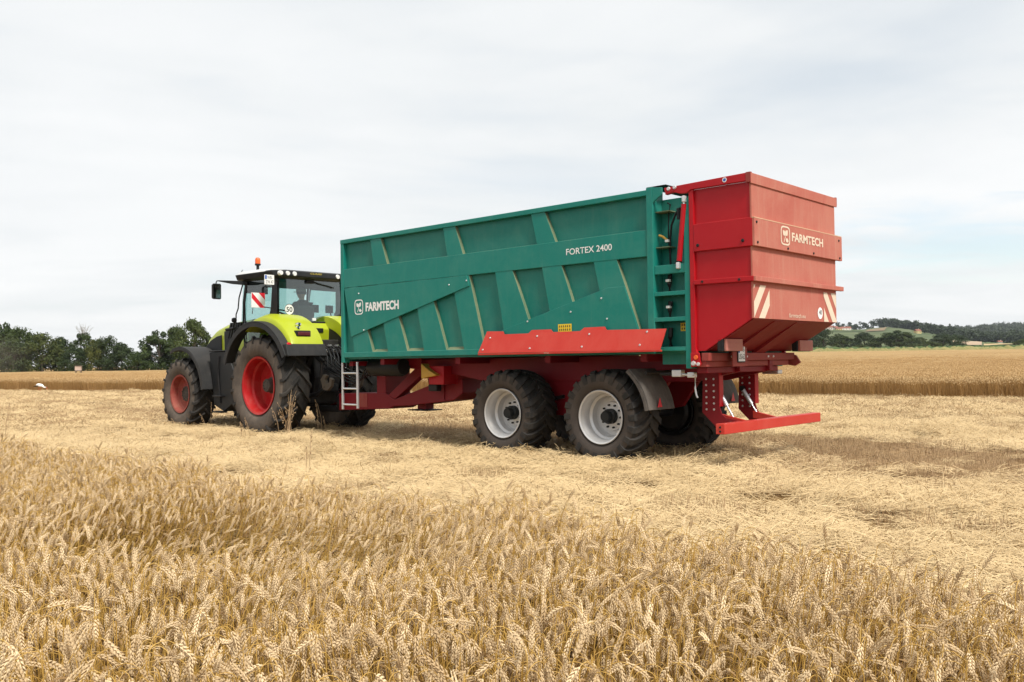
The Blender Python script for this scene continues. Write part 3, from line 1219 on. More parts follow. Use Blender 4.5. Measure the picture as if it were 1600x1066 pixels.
def leaf2d(x0, y0, x1, y1, wd, n=8):
    """pointed leaf from base to tip"""
    dx, dy = x1 - x0, y1 - y0
    ln = math.hypot(dx, dy)
    px, py = -dy / ln, dx / ln
    L_ = [(x0 + dx * k / n + px * wd * math.sin(math.pi * (k / n) ** .8), y0 + dy * k / n + py * wd * math.sin(math.pi * (k / n) ** .8)) for k in range(n + 1)]
    R_ = [(x0 + dx * k / n - px * wd * math.sin(math.pi * (k / n) ** .8), y0 + dy * k / n - py * wd * math.sin(math.pi * (k / n) ** .8)) for k in range(1, n)]
    return [L_ + R_[::-1]]


def sprout_logo(parent, pos, frame, w_, h_, mat_):
    """rounded frame with a three leaved sprout"""
    P_ = ring2d(w_ / 2, h_ / 2, w_ / 2, h_ / 2, w_ * .075, 44, 4.2)
    P_ += leaf2d(w_ * .47, h_ * .52, w_ * .22, h_ * .76, w_ * .13)
    P_ += leaf2d(w_ * .50, h_ * .52, w_ * .76, h_ * .80, w_ * .14)
    P_ += leaf2d(w_ * .52, h_ * .30, w_ * .84, h_ * .24, w_ * .11)
    P_ += [[(w_ * .46, h_ * .55), (w_ * .51, h_ * .55), (w_ * .50, h_ * .40), (w_ * .36, h_ * .16), (w_ * .31, h_ * .18), (w_ * .44, h_ * .40)]]
    return flat('sprout_emblem', P_, mat_, parent, pos, frame)


def hatch2d(w_, h_, stripe, gap_, slope, n0=-6, n1=8):
    """diagonal stripes clipped to a rectangle"""
    out_ = []
    for k in range(n0, n1):
        b0 = k * (stripe + gap_)
        poly = [(0, b0), (w_, b0 + slope * w_), (w_, b0 + slope * w_ + stripe), (0, b0 + stripe)]
        for lim, keep_above in ((0., True), (h_, False)):
            res = []
            for i in range(len(poly)):
                a_, b_ = poly[i], poly[(i + 1) % len(poly)]
                ia = a_[1] >= lim if keep_above else a_[1] <= lim
                ib = b_[1] >= lim if keep_above else b_[1] <= lim
                if ia:
                    res.append(a_)
                if ia != ib:
                    t_ = (lim - a_[1]) / (b_[1] - a_[1])
                    res.append((a_[0] + (b_[0] - a_[0]) * t_, lim))
            poly = res
            if len(poly) < 3:
                break
        if len(poly) >= 3:
            out_.append(poly)
    return out_


# ------------------------------------------------------------------ wheels
def tyre_mesh(Rr, wd, rim, lug_h, n_lug, ang_span, lug_w, mats, shoulder=.8, curve=.15):
    """carcass with bar lugs running from the middle of the tread round the shoulder"""
    hw = wd / 2
    rc = Rr - lug_h
    mb = MB()
    prof = [(rim - .012, -hw * .62), (rim + .02, -hw * .80), (rim + (rc - rim) * .35, -hw * .985), (rim + (rc - rim) * .62, -hw),
            (rim + (rc - rim) * .86, -hw * .95), (rc - .012, -hw * shoulder), (rc, -hw * .45), (rc + .006, 0), (rc, hw * .45),
            (rc - .012, hw * shoulder), (rim + (rc - rim) * .86, hw * .95), (rim + (rc - rim) * .62, hw),
            (rim + (rc - rim) * .35, hw * .985), (rim + .02, hw * .80), (rim - .012, hw * .62)]
    ms_ = [1, 1, 1, 1, 0, 0, 0, 0, 0, 0, 1, 1, 1, 1]
    mb.lathe(prof, 80, ms=ms_)
    for side in (-1, 1):
        for k in range(n_lug):
            th0 = 2 * math.pi * (k + (.5 if side > 0 else 0)) / n_lug
            rings = []
            for s_, base, top in ((-.07, rc - .005, Rr - .004), (.15, rc - .01, Rr), (.42, rc - .012, Rr), (.68, rc - .016, Rr - .006),
                                  (.90, rc - .03, Rr - .022), (1.02, rc - .07, rc - .02), (1.035, rc - .14, rc - .10)):
                y = side * hw * min(s_, 1.0) * .97 + (side * .004 if s_ > 1 else 0)
                th = th0 + ang_span * (max(s_, 0) ** (1 - curve))
                a_ = lug_w / Rr * (.85 if s_ < 0 else 1.0) * (1.12 if s_ > .8 else 1)
                q_ = []
                for da, rr in ((-a_, base), (a_, base), (a_ * .78, top), (-a_ * .78, top)):
                    q_.append((rr * math.cos(th + da), y + (side * .012 if (rr == top and s_ > .95) else 0), rr * math.sin(th + da)))
                rings.append(q_)
            mb.loft(rings, 0)
    return mb.mesh('tyre', mats, 40)


def bolts_ring(mb, n_, rad_, y, r_, h_, sgn=1):
    for k in range(n_):
        a_ = 2 * math.pi * (k + .5) / n_
        mb.lathe([(.0001, y + sgn * h_), (r_, y + sgn * h_), (r_, y)], 6, c=(rad_ * math.cos(a_), 0, rad_ * math.sin(a_)))
    return mb


def wheel(parent, name, pos, sgn, spec):
    """sgn +1: outer face towards +y (left side of the vehicle)"""
    off = ORG.get(root_of(parent).name, (0, 0, 0))
    o = link(name, spec['rim'], parent)
    o.location = Vector(pos) - Vector(off)
    o.rotation_euler = (0, spec.get('spin', 0) + random.uniform(0, 6), 0 if sgn > 0 else math.pi)
    link('tyre', spec['tyre'], o)
    for nm, me in spec['extra']:
        link(nm, me, o)
    return o


def trailer_wheel_spec():
    hw = .31
    rim = MB()
    rim.lathe([(.360, hw * .80), (.372, hw * .87), (.364, hw * .90), (.345, hw * .86), (.335, hw * .70), (.318, hw * .62), (.316, hw * .30),
               (.285, hw * .22), (.278, -hw * .10), (.262, -hw * .16), (.205, -hw * .16), (.195, -hw * .02), (.12, hw * .02), (.0, hw * .02)], 64)
    back = MB().lathe([(.278, -hw * .16), (.30, -hw * .5), (.335, -hw * .85), (.364, -hw * .9), (.372, -hw * .87), (.35, -hw * .8)], 48).mesh('rim_back', [M['dark_steel']], 40)  # inner rim coloured dark to paint the shade beneath the trailer
    rm = rim.mesh('wheel', [M['silver']], 35)
    hub = MB().lathe([(.0, hw * .55), (.070, hw * .55), (.082, hw * .48), (.082, hw * .30), (.105, hw * .26), (.105, hw * .0)], 28)
    drum = MB().lathe([(.0, -hw * 1.02), (.26, -hw * 1.02), (.30, -hw * .9), (.30, -hw * .25), (.22, -hw * .2)], 28).mesh('brake_drum', [M['dark_steel']], 40)
    nuts = bolts_ring(MB(), 10, .158, hw * .0, .014, .035)
    nuts2 = nuts.mesh('wheel_nuts', [M['dark_steel']], 40)
    ty = tyre_mesh(.655, .62, .358, .038, 22, .30, .050, [M['rubber'], M['rubber_side2']], .82, .3)
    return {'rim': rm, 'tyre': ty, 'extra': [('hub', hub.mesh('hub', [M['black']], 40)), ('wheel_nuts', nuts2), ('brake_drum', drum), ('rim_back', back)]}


TW = trailer_wheel_spec()

# ------------------------------------------------------------------ trailer
YW = 2.50                                   # body width
tr = empty('farm_trailer', tuple(W(4, -1.275)), HEAD, (4, -1.275, 0))
tag(tr, 'long green and red tipping trailer hitched behind the tractor', 'trailer')


def my(y, s):
    return y if s == 0 else -YW - y


# side structure, left (s = 0) and right (s = 1)
UP = [((7.141, 3.56), (6.87, 3.56), (6.700, 3.094), (7.063, 3.094)),
      ((5.322, 3.56), (5.052, 3.56), (4.877, 3.094), (5.233, 3.094)),
      ((3.474, 3.56), (3.213, 3.56), (3.015, 3.094), (3.364, 3.094))]
LO = [((7.74, 2.77), (7.52, 2.77), (7.102, 1.616), (7.615, 1.616)),
      ((6.965, 2.77), (6.63, 2.77), (6.204, 1.616), (6.70, 1.616)),
      ((6.05, 2.77), (5.69, 2.77), (5.271, 1.616), (5.80, 1.616)),
      ((5.14, 2.77), (4.752, 2.77), (4.438, 1.616), (4.88, 1.616)),
      ((4.20, 2.77), (3.849, 2.77), (3.375, 1.616), (3.99, 1.616)),
      ((3.279, 2.77), (2.92, 2.77), (2.50, 1.616), (3.04, 1.616)),
      ((2.355, 2.77), (1.972, 2.77), (1.545, 1.616), (2.09, 1.616))]
REC = -.066
for s in (0, 1):
    part('side_wall', MB().box(1.40, 7.93, my(REC, s), my(REC - .03, s), 1.50, 3.60), M['green_wall'], tr)
    part('top_rail', MB().box(1.475, 7.972, my(.012, s), my(-.16, s), 3.548, 3.622), M['green'], tr, .008)
    part('middle_rail', MB().prism([(1.48, 2.762), (7.885, 2.762), (7.885, 3.092), (1.48, 3.106)], my(0., s), my(REC - .002, s), 0,
                                   [0, 0, 1, 0]), [M['green'], M['green_dusty']], tr, .006)
    part('bottom_rail', MB().prism([(.95, 1.530), (7.885, 1.530), (7.885, 1.619), (1.38, 1.619), (1.38, 1.560), (.95, 1.56)], my(.006, s), my(-.14, s), 0), M['green'], tr, .006)
    part('corner_post', MB().box(7.885, 7.972, my(.006, s), my(-.12, s), 1.44, 3.55), M['green'], tr, .008)
    for a, b, c, d in UP + LO:
        # the rear flank of each rib is caked with dust
        mb = MB().prism([a, b, c, d], my(-.004, s), my(REC - .002, s), 0, [0, 1, 0, 0])
        part('side_rib', mb, [M['green'], M['green_dusty']], tr, .005)
    # sloped foot plates that close the bays at the bottom
    for (a, b, c, d), (a2, b2, c2, d2) in zip(LO[:-1], LO[1:]):
        x0, x1 = c[0] + .0, d2[0] + .0
        part('bay_foot', MB().add([(x0, my(-.012, s), 1.617), (x1, my(-.012, s), 1.617), (x1 + .012, my(REC, s), 1.665), (x0 - .012, my(REC, s), 1.665)],
                                  [(0, 1, 2, 3)]), M['green_dusty'], tr)
    part('rear_post', MB().box(1.378, 1.478, my(.014, s), my(-.235, s), 1.50, 3.648), M['green'], tr, .008)
    part('cover_plate', MB().prism([(7.862, 2.752), (7.673, 1.893), (4.733, 2.596), (4.788, 2.758)], my(.012, s), my(-.003, s)), M['green'], tr, .003)
    part('cover_plate', MB().prism([(4.07, 1.885), (2.115, 2.395), (1.84, 2.395), (1.62, 1.79), (4.08, 1.79)], my(.0105, s), my(-.003, s)), M['green'], tr, .003)
part('front_wall', MB().box(7.90, 7.955, -.125, -YW + .125, 1.46, 3.60), M['green'], tr, .01)
part('floor_pan', MB().box(.80, 7.90, -.125, -YW + .125, 1.50, 1.545), M['green_wall'], tr)
for x in (6.95, 5.1, 3.25, 1.6):
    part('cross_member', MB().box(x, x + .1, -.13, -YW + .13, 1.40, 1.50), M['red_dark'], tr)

part('roller_bar', MB().box(1.20, 1.50, -.03, -YW + .03, 3.651, 3.664), M['black'], tr, .006)
# ladder bay behind the last post
part('bay_wall', MB().box(.86, 1.40, -.20, -.23, 1.36, 3.50), M['green_wall'], tr)
part('bay_wall', MB().box(.86, 1.40, -YW + .20, -YW + .23, 1.36, 3.50), M['green_wall'], tr)
part('bay_post', MB().box(.852, .928, .004, -.20, 1.308, 3.44), M['green'], tr, .006)
part('bay_post', MB().box(.852, .928, -YW - .004, -YW + .20, 1.308, 3.44), M['green'], tr, .006)
part('bay_header', MB().box(.928, 1.378, -.005, -.06, 2.514, 2.628), M['green'], tr, .006)
part('gusset', MB().prism([(1.378, 3.64), (1.235, 3.625), (1.235, 3.53), (1.30, 3.50), (1.378, 3.44)], .010, -.012), M['green'], tr, .004)
for z in (2.236, 1.908, 1.531):
    st = part('step', MB().box(.928, 1.378, .004, -.012, z, z + .052), M['green'], tr, .004)
    part('step_tread', MB().box(.930, 1.376, -.014, -.198, z + .034, z + .048), M['green_dusty'], st)
for z in (3.32, 2.86):
    part('shelf_plate', MB().box(1.17, 1.376, -.05, -.198, z, z + .012), M['green_dusty'], tr)
# hoses and the red ram in the bay
part('hose', MB().tube([(1.22, -.15, 2.50), (1.215, -.13, 2.75), (1.205, -.12, 2.95), (1.17, -.10, 3.14), (1.09, -.08, 3.28), (1.02, -.07, 3.34), (.94, -.05, 3.335)], .014, 8), M['black'], tr, smooth=60)
part('hose', MB().tube([(1.25, -.17, 2.80), (1.255, -.16, 3.05), (1.24, -.15, 3.30), (1.22, -.16, 3.42), (1.27, -.17, 3.45)], .010, 8), M['black'], tr, smooth=60)
part('hose', MB().tube([(1.00, -.05, 2.66), (1.06, -.06, 2.68), (1.12, -.09, 2.63)], .014, 8), M['black'], tr, smooth=60)
part('hose_grip', MB().lathe([(.0, 3.20), (.032, 3.20), (.032, 3.34), (.0, 3.34)], 12, axis='z', c=(1.035, -.07, 0)), M['black'], tr, smooth=40)
for z in (2.44, 2.10, 1.76):
    part('hose_bundle', MB().tube([(1.235, -.14, z - .17), (1.235, -.13, z - .05), (1.235, -.15, z + .07)], .030, 8), M['black'], tr, smooth=60)
for z in (2.93, 2.42, 2.08):
    part('hose_clip', MB().box(1.205, 1.262, -.08, -.125, z, z + .032), M['white'], tr, .004)
part('brass_fitting', MB().tube([(1.36, -.10, 3.03), (1.31, -.11, 3.01), (1.25, -.12, 2.96)], .016, 8), M['chock'], tr, smooth=60)
rm = part('ram', MB().tube([(.915, .005, 3.37), (1.002, .0, 2.66)], .034, 14), M['red'], tr, smooth=50)
part('ram_rod', MB().tube([(.907, .005, 3.44), (.916, .005, 3.365)], .016, 10), M['chrome'], rm, smooth=50)
for p_ in ((.903, .04, 3.425), (1.006, .035, 2.60)):
    part('ram_lug', MB().box(p_[0] - .022, p_[0] + .022, p_[1] - .05, p_[1] + .012, p_[2] - .04, p_[2] + .045), M['steel'], rm, .012)
flat('warning_sticker', [[(0, 0), (.148, 0), (.148, .105), (0, .105)]], M['yellow'], tr, (1.119, -.196, 1.785), SIDE)
flat('sticker_figures', [[(x, z), (x + .014, z), (x + .02, z + .026), (x + .004, z + .03)] for x in (.014, .048, .082, .116) for z in (.016, .062)],
     M['ink'], tr, (1.119, -.1935, 1.785), SIDE)

# tail gate hopper
TGY = -2.40
gate = part('tailgate', MB().prism([(.83, 3.53), (.02, 3.53), (.02, 1.905), (.665, 1.525), (.83, 1.525)], -.02, -.045), M['red'], tr)
part('gate_side', MB().prism([(.83, 3.53), (.02, 3.53), (.02, 1.905), (.665, 1.525), (.83, 1.525)], TGY - .0, TGY + .025), M['red'], gate)
part('gate_back', MB().box(0., .025, -.005, TGY - .005, 1.90, 3.59), M['red_dusty'], gate, .004)
part('gate_slope', MB().prism([(.012, 1.898), (.66, 1.520), (.68, 1.545), (.03, 1.925)], -.046, TGY + .026), M['red_under_shade'], gate)
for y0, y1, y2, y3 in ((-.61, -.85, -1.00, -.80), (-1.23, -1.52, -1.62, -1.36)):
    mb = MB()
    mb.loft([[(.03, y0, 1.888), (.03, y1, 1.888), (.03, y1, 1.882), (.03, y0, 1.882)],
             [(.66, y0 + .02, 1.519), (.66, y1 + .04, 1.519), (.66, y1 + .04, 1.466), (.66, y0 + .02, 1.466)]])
    part('slope_rib', mb, M['red_under_shade'], gate)
for nm, s in (('l', 0), ('r', 1)):
    f = lambda y: y if s == 0 else TGY - .02 - y
    part('gate_top_rail', MB().prism([(1.19, 3.605), (.012, 3.632), (.012, 3.532), (.80, 3.532), (.86, 3.50), (.95, 3.50), (1.05, 3.535), (1.17, 3.515)], f(.032), f(-.03)), M['red'], gate, .006)
    part('gate_upright', MB().prism([(.842, 3.53), (.778, 3.53), (.778, 1.55), (.70, 1.36), (.842, 1.33)], f(.018), f(-.03)), M['red'], gate, .006)
    part('gate_band', MB().prism([(.778, 2.757), (-.018, 2.757), (-.018, 3.097), (.778, 3.097)], f(.022), f(-.024)), M['red'], gate, .006)
    part('gate_bar', MB().prism([(.775, 2.344), (-.030, 2.338), (-.030, 2.398), (.775, 2.402)], f(.034), f(-.024)), M['red'], gate, .006)
    part('gate_foot', MB().prism([(.842, 1.50), (.715, 1.50), (.70, 1.34), (.842, 1.325)], f(.034), f(.020)), M['red'], gate, .006)
part('back_top_rail', MB().box(-.016, -.001, .028, TGY - .05, 3.50, 3.625), M['red_dusty'], gate, .004)
bb = part('back_band', MB().box(-.045, -.002, .020, TGY - .13, 2.757, 3.085), M['red_dusty'], gate, .005)
part('ledge_dust', MB().box(-.046, .0, .022, TGY - .125, 3.0865, 3.097), M['red_ledge'], gate)
part('back_bar', MB().box(-.055, -.002, .032, TGY - .14, 2.338, 2.398), M['red_dusty'], gate, .005)
for y in (.024, TGY - .035):
    part('rail_end_cap', MB().box(-.014, .05, y - .03, y + .012, 3.515, 3.636), M['red_mid'], gate, .003)
# hazard boards, lettering and speed disc on the back
flat('hazard_stripes', hatch2d(.40, .395, .19, .15, 1.25, -3, 4), M['cream'], gate, (-.004, -.012, 1.905), REAR)
flat('hazard_stripes', hatch2d(.40, .395, .19, .15, -1.25, -2, 6), M['cream'], gate, (-.004, -1.985, 1.905), REAR)
sprout_logo(gate, (-.0485, -.655, 2.825), REAR, .255, .24, M['cream'])
lettering('lettering', 'FARMTECH', .935, .112, M['cream'], gate, (-.0485, -.962, 2.893), REAR, .030)
lettering('lettering', 'farmtech.eu', .47, .052, M['cream'], gate, (-.005, -.935, 1.935), REAR, .0)
flat('speed_disc', disc2d(0, 0, .078, .078), M['white'], gate, (-.004, -1.865, 2.015), REAR)
lettering('lettering', '40', .085, .062, M['ink'], gate, (-.0065, -1.825, 1.995), REAR, .0)
flat('round_sticker', disc2d(0, 0, .030, .030), M['white'], gate, (.33, .0345, 3.585), SIDE)
flat('sticker_core', disc2d(0, 0, .019, .019), M['blueprint'], gate, (.33, .0355, 3.585), SIDE)

BOLT = MB().lathe([(.0, .011), (.013, .011), (.017, .0)], 8, axis='y').mesh('bolt', [M['steel']], 40)
BOLTD = MB().lathe([(.0, .011), (.013, .011), (.017, .0)], 8, axis='y').mesh('bolt', [M['dark_steel']], 40)


def bolt(parent, x, y, z, me=None, rear=False, s_=1.):
    off = ORG[root_of(parent).name]
    o = link('bolt', me or BOLT, parent)
    o.location = (x - off[0], y - off[1], z - off[2])
    o.scale = (s_,) * 3
    if rear:
        o.rotation_euler = (0, 0, R(90))
    return o


for x, z in ((1.12, 3.585), (1.03, 3.592)):
    bolt(gate, x, .032, z, s_=1.6)
for x, z in ((.72, 2.83), (.11, 2.83)):
    bolt(gate, x, .022, z, BOLTD, s_=1.3)
for x, z in ((.66, 2.375), (.16, 2.368)):
    bolt(gate, x, .034, z, BOLTD, s_=1.)
for y, z in ((-.03, 3.04), (-.05, 2.80), (-.85, 2.79), (-1.6, 2.79), (-2.42, 3.03), (-2.44, 2.79)):
    bolt(gate, -.045, y, z, BOLTD, True)
for x, z, s_ in ((.80, 1.372, 2.), (.735, 1.362, 1.5)):
    bolt(gate, x, .034, z, s_=s_)
for x, z in ((7.45, 2.64), (7.32, 2.0), (5.18, 2.64), (4.79, 2.68)):
    bolt(tr, x, .012, z, s_=.8)
for x, z in ((2.22, 2.26), (2.13, 1.98), (3.55, 2.0), (2.75, 2.10)):
    bolt(tr, x, .011, z, s_=.8)
flat('warning_sticker', [[(0, 0), (.242, 0), (.242, .108), (0, .108)]], M['yellow'], tr, (2.977, .0135, 1.829), SIDE)
flat('sticker_figures', [[(x, z), (x + .014, z), (x + .02, z + .024), (x + .004, z + .03)] for x in (.02, .055, .09, .125, .16, .2) for z in (.016, .062)],
     M['ink'], tr, (2.977, .0155, 1.829), SIDE)
# lettering on the side
sprout_logo(tr, (7.566, .0145, 2.272), SIDE, .236, .262, M['white'])
lettering('lettering', 'FARMTECH', .875, .155, M['white'], tr, (7.262, .0145, 2.317), SIDE, .042)
lettering('lettering', 'FORTEX 2400', .785, .088, M['white'], tr, (2.823, .0025, 2.895), SIDE, .010)

# red splash panel over the wheels, leaning outwards
top = [(4.336, 1.881), (4.001, 1.870), (3.969, 1.825), (3.494, 1.825), (3.441, 1.872), (3.085, 1.870), (3.036, 1.830),
       (2.553, 1.828), (2.493, 1.874), (2.149, 1.875), (2.104, 1.828), (1.170, 1.814)]
mb = MB()
fr = [(x, .05 + .1 * (1.85 - z) / .30, z) for x, z in top] + [(1.211, .15, 1.549), (4.429, .15, 1.555)]
nn = len(fr)
mb.v += fr + [(x, y - .008, z - .002) for x, y, z in fr]
mb.face(list(range(nn)))
mb.face([nn + i for i in range(nn)][::-1])
for i in range(nn):
    mb.face((i, (i + 1) % nn, nn + (i + 1) % nn, nn + i))
fp = part('splash_panel', mb, M['red_panel'], tr)
part('panel_lip', MB().box(1.211, 4.429, .10, .151, 1.524, 1.548), M['red_panel'], fp, .004)
for x, z in ((4.237, 1.78), (4.339, 1.605), (3.314, 1.78), (3.407, 1.608), (2.383, 1.781), (2.47, 1.612), (1.452, 1.783), (1.528, 1.615)):
    bolt(fp, x, .052 + .1 * (1.85 - z) / .30, z, s_=.9)
for x in (4.1, 3.28, 2.32, 1.35):
    part('panel_bracket', MB().box(x, x + .04, .070, -.03, 1.62, 1.70), M['red_dark'], fp)
lettering('lettering', '420 bar', .10, .016, M['cream'], fp, (3.13, .1525, 1.530), SIDE)

# chassis
for y in (-.80, -1.63):
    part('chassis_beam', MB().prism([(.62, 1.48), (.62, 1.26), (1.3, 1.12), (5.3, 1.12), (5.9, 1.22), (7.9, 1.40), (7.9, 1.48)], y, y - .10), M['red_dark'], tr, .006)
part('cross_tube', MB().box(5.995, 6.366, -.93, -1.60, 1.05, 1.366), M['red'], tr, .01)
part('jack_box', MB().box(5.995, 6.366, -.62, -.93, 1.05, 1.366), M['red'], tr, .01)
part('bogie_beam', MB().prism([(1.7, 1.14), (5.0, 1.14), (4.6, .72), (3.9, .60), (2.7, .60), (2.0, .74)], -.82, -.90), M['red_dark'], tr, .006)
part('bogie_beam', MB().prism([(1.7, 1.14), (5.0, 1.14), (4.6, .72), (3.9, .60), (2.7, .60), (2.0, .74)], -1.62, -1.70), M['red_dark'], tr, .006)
for x in (4.17, 2.345):
    part('axle', MB().tube([(x, -.30, .65), (x, -2.20, .65)], .075, 12), M['dark_steel'], tr, smooth=40)
    part('leaf_spring', MB().prism([(x + .62, .86), (x, .74), (x - .62, .86), (x - .62, .91), (x, .81), (x + .62, .91)], -.84, -.76), M['dark_steel'], tr)
part('brake_tank', MB().tube([(3.6, -1.26, 1.0), (2.9, -1.26, 1.0)], .13, 16), M['black'], tr, smooth=40)
# drawbar
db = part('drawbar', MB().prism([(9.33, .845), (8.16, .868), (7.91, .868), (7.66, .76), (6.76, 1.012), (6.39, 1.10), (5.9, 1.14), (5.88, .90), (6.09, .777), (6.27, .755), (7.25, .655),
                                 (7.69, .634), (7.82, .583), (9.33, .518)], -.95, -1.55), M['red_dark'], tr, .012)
part('drawbar_post', MB().box(7.91, 8.165, -.95, -1.55, .866, 1.44), M['red_dark'], db, .008)
part('drawbar_strut', MB().prism([(7.9, .80), (7.65, .77), (6.84, 1.262), (6.6, 1.42), (6.95, 1.42)], -.96, -1.10), M['red_dark'], db, .006)
part('sleeve_patch', MB().box(8.45, 8.75, -.944, -.95, .60, .856), M['red_mid'], db)
part('coupling_head', MB().lathe([(.0, .52), (.12, .52), (.16, .60), (.16, .76), (.10, .84), (.0, .84)], 18, axis='z', c=(9.55, -1.25, 0)), M['dark_steel'], db, smooth=40)
part('coupling_neck', MB().box(9.32, 9.6, -1.15, -1.35, .60, .76), M['dark_steel'], db, .01)
part('jack_leg', MB().box(7.04, 7.26, -1.15, -1.35, .585, .68), M['red_dark'], tr, .006)
part('jack_foot', MB().box(6.92, 7.42, -1.05, -1.45, .560, .578), M['dark_steel'], tr, .004)
part('reservoir', MB().lathe([(.0, 7.80), (.14, 7.80), (.165, 7.74), (.165, 6.98), (.14, 6.92), (.0, 6.92)], 24, axis='x', c=(0, -.55, 1.355)), M['black'], tr, smooth=40)
part('front_bulkhead', MB().box(6.6, 7.8, -.66, -.70, 1.38, 1.50), M['red_dark'], tr)
part('wheel_chock', MB().prism([(6.449, 1.409), (6.25, 1.29), (6.072, 1.213), (6.20, 1.19), (6.33, 1.175), (6.447, 1.150)], -.52, -.68), M['chock'], tr, .006)
part('linkage_plate', MB().prism([(6.75, 1.20), (6.32, 1.12), (6.32, .78), (6.65, .80)], -.93, -.945), M['red_dark'], tr)
part('pivot_pin', MB().lathe([(.0, -.900), (.035, -.900), (.035, -.946)], 14, c=(6.60, 0, 1.04)), M['ink'], tr, smooth=40)
part('control_valve', MB().box(6.28, 6.50, -.72, -.84, .93, 1.05), M['dark_steel'], tr, .02)
for k in range(5):
    a_ = k * .05
    part('hose', MB().tube([(7.92 - a_, -.6 - a_, 1.45), (8.1, -.62 - a_, 1.30 - a_ * .3), (8.45, -.8 - a_, 1.12 + a_ * .4), (8.9, -.95 - a_ * .6, 1.02 + a_), (9.5, -1.0 - a_ * .5, 1.2 + a_), (9.95, -1.02 - a_ * .8, 1.35 + a_ * 1.5)], .016, 7), M['black'], tr, smooth=60)
part('front_underride', MB().box(7.80, 7.90, -.12, -YW + .12, 1.38, 1.46), M['red_dark'], tr)
# ladder
ld = part('ladder', MB().box(7.978, 8.020, -.03, -.06, .612, 1.452).box(7.556, 7.598, -.03, -.06, .636, 1.450), M['alu'], tr, .004)
for z in (1.254, .981, .70):
    part('rung', MB().tube([(8.0, -.045, z), (7.575, -.045, z)], .016, 8), M['alu'], ld, smooth=50)
# rear underframe
part('rear_crossbeam', MB().box(.60, .70, .015, -2.36, 1.40, 1.498), M['red_mid'], tr, .006)
part('rear_crossbeam', MB().box(.64, .78, .0, -2.25, 1.325, 1.398), M['red_mid'], tr, .006)
part('rear_crossbeam', MB().box(.68, .82, -.08, -2.0, 1.248, 1.322), M['red_dark'], tr, .006)
part('hinge_lug', MB().prism([(.72, 1.50), (.58, 1.46), (.52, 1.36), (.60, 1.31), (.72, 1.33)], -2.36, -2.40), M['red_mid'], tr, .006)
pb = part('plate_holder', MB().box(.512, .53, -.425, -.80, 1.325, 1.668), M['red_mid'], tr, .004)
part('number_plate', MB().box(.498, .511, -.530, -.720, 1.375, 1.602), M['ink'], tr, .003)
flat('plate_face', [[(0, 0), (.168, 0), (.168, .200), (0, .200)]], M['white'], tr, (.4955, -.541, 1.390), REAR)
flat('plate_band', [[(0, 0), (.030, 0), (.030, .090), (0, .090)]], M['blueprint'], tr, (.4935, -.543, 1.495), REAR)
lettering('lettering', 'WB-', .115, .060, M['ink'], tr, (.4935, -.585, 1.512), REAR)
lettering('lettering', 'US-62', .150, .066, M['ink'], tr, (.4935, -.550, 1.416), REAR)
part('plate_lamp', MB().lathe([(.0, .49), (.026, .49), (.034, .53)], 12, axis='x', c=(0, -.625, 1.636)), M['black'], tr, smooth=40)
for y0, y1 in ((-.02, -.46), (-2.06, -2.50)):
    lb = part('lamp_cluster', MB().box(.42, .50, y0, y1, 1.512, 1.672), M['black'], tr, .01)
    part('lamp_lens', MB().box(.385, .419, y0 - .025, y1 + .008, 1.518, 1.666), M['dustlens'], lb, .006)
    for z in (1.567, 1.617):
        part('lens_rib', MB().box(.380, .3845, y0 - .055, y1 + .012, z - .003, z + .003), M['dustlens'], lb)
for y in (-.55, -.95, -1.55, -1.7):
    bolt(tr, .60, y, 1.45, rear=True)
part('orange_reflector', MB().lathe([(.0, .048), (.026, .048), (.030, .036)], 14, c=(.765, 0, 1.445)), M['amber'], tr, smooth=40)
# under run guard
for y in (-.74, -1.72):
    gb = part('guard_bracket', MB().prism([(1.13, 1.25), (.90, 1.25), (.90, .82), (.86, .70), (.80, .655), (.62, .62), (.62, .56), (.92, .505), (1.15, .72)], y, y - .02), M['red_dark'], tr, .004)
    part('bracket_flange', MB().box(.885, .898, y + .001, y - .10, .80, 1.24), M['red'], gb, .003)
    for x in (.97, 1.08):
        for z in (1.16, 1.08, 1.0, .92, .84, .76):
            bolt(gb, x, y, z, s_=.9)
bar = part('guard_bar', MB().box(.42, .54, -.02, -2.78, .505, .632), M['red_panel'], tr, .006)
for z in (.59, .54):
    bolt(bar, .48, -.02, z, BOLTD, s_=.9)
for y, p0, p1 in ((-.85, (.953, .99), (.749, .653)), (-1.68, (1.05, .99), (.82, .63))):
    mx, mz = p0[0] + (p1[0] - p0[0]) * .55, p0[1] + (p1[1] - p0[1]) * .55
    dmp = part('damper', MB().tube([(p0[0], y, p0[1]), (mx, y, mz)], .030, 12), M['alu'], tr, smooth=50)
    part('damper_rod', MB().tube([(mx, y, mz), (p1[0], y, p1[1])], .014, 10), M['chrome'], dmp, smooth=50)
    part('damper_eye', MB().lathe([(.0, y + .03), (.036, y + .03), (.036, y - .03), (.0, y - .03)], 12, c=(p0[0] + .01, 0, p0[1] + .02)), M['black'], dmp, smooth=40)
for y in (-.80, -1.66):
    part('guard_arm', MB().prism([(.90, .70), (.55, .625), (.55, .56), (.90, .60)], y, y - .05), M['red_panel'], tr, .004)
